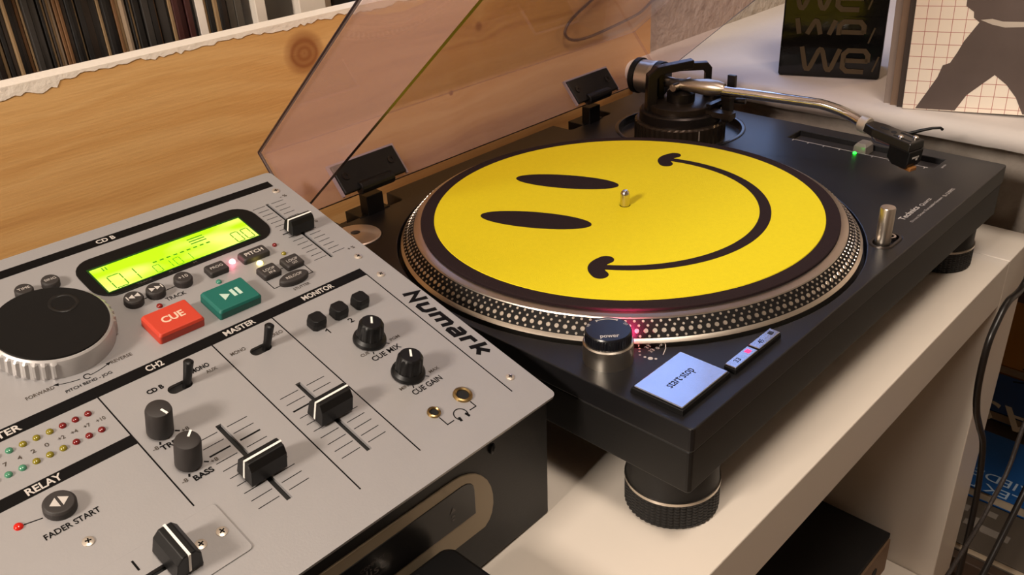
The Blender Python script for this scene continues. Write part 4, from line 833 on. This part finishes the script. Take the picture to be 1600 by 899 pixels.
cable('black_cord', 'straight thick black cord in the lower right corner', [(430, -240, -310), (353, -240, -361), (296, -240, -388), (260, -240, -403), (160, -240, -440)], 3.2, M_cab)
lp = cable('looped_wire', 'thin dark wire hanging in a loop behind the lid', [(357, 234, 215), (362, 228, 150), (368, 227, 86), (346, 227, 80), (323, 227, 71), (295, 227, 67.3), (267, 227, 64.6), (241, 227, 62.6), (220, 227, 62.9), (207, 227, 65.6), (199.5, 227, 71), (198.7, 227, 76.2), (206, 227, 83.6), (221, 227, 90.8), (241, 227, 98.5), (257, 227, 105), (263, 227, 130), (258, 228, 200), (255, 234, 262)], 1.5, mat('purple_wire', '#1c0f1e', 0.3), 8)

# ================================================================== BENCH WITH BOOKS, LOWER RIGHT
bn = thing('low_bench', 'dark low bench to the right of the white shelf', 'bench', (700, -150, -880))
obj('bench_top', MB().box(-340, 500, -350, 380, 370, 392), mat('dark_oak', '#3a2a1e', 0.6, var=0.3, vscale=12), bn, bevel=1)
for x in (-320, 460):
    for y in (-330, 340): obj('leg', MB().box(x, x + 30, y, y + 30, 0, 370), mat('dark_oak', '#3a2a1e', 0.6), bn)
M_page = mat('pages', '#b8a68e', 0.8)
def book(x0, x1, y0, y1, col, label, z0=-488, h_=16):
    t = thing('book', label, 'book', (x0, y0, z0), (0, 0, 0), 'books on the bench')
    obj('cover', MB().box(0, x1 - x0, 0, y1 - y0, h_ - 2, h_).box(0, x1 - x0, 0, y1 - y0, 0, 2), mat('cover_' + col, '#' + col, 0.35), t, bevel=0.4)
    obj('pages', MB().box(1.5, x1 - x0 - 1.5, 1.5, y1 - y0 - 1.5, 2, h_ - 2), M_page, t); return t
b1 = book(470, 590, -330, -96, '134a86', 'blue book with a two-line serif title lying on the bench')
for t_, yy in (('KOLLEKTIV', 0), ('IN FRIEDEN', 1)):
    text(t_, 128, 15, mat('pale_title', '#9fb2c4', 0.5), b1, (16 + 22 * yy, 60, 16.1), (0, 0, R(90)))
b2 = book(640, 735, -320, -80, '0d2f5c', 'navy book with big cream letters further back on the bench')
text('AS', 92, 52, mat('cream_title', '#a89a86', 0.5), b2, (22, 120, 16.1), (0, 0, R(90)))
b3 = book(760, 960, -300, -40, '8a5814', 'amber book with black curved drawing at the back of the bench')
cv = MB()
for k in range(4): cv.strip(arc((30 + 40 * k, 190), 70, 200, 300, 10), 4, 16.02, 16.15)
obj('cover_drawing', cv, M_ink, b3)
b4 = book(372, 455, -300, -120, '4a423a', 'grey patterned booklet lying nearest on the bench', h_=12)
pb = MB(); random.seed(2)
for k in range(14):
    x = random.uniform(6, 66); y = random.uniform(10, 160); obj('cover_print', MB().box(x, x + random.uniform(6, 14), y, y + random.uniform(8, 30), 12.02 + 0.02 * k, 12.2 + 0.02 * k), mat('white_print', '#6f675f', 0.6), b4)
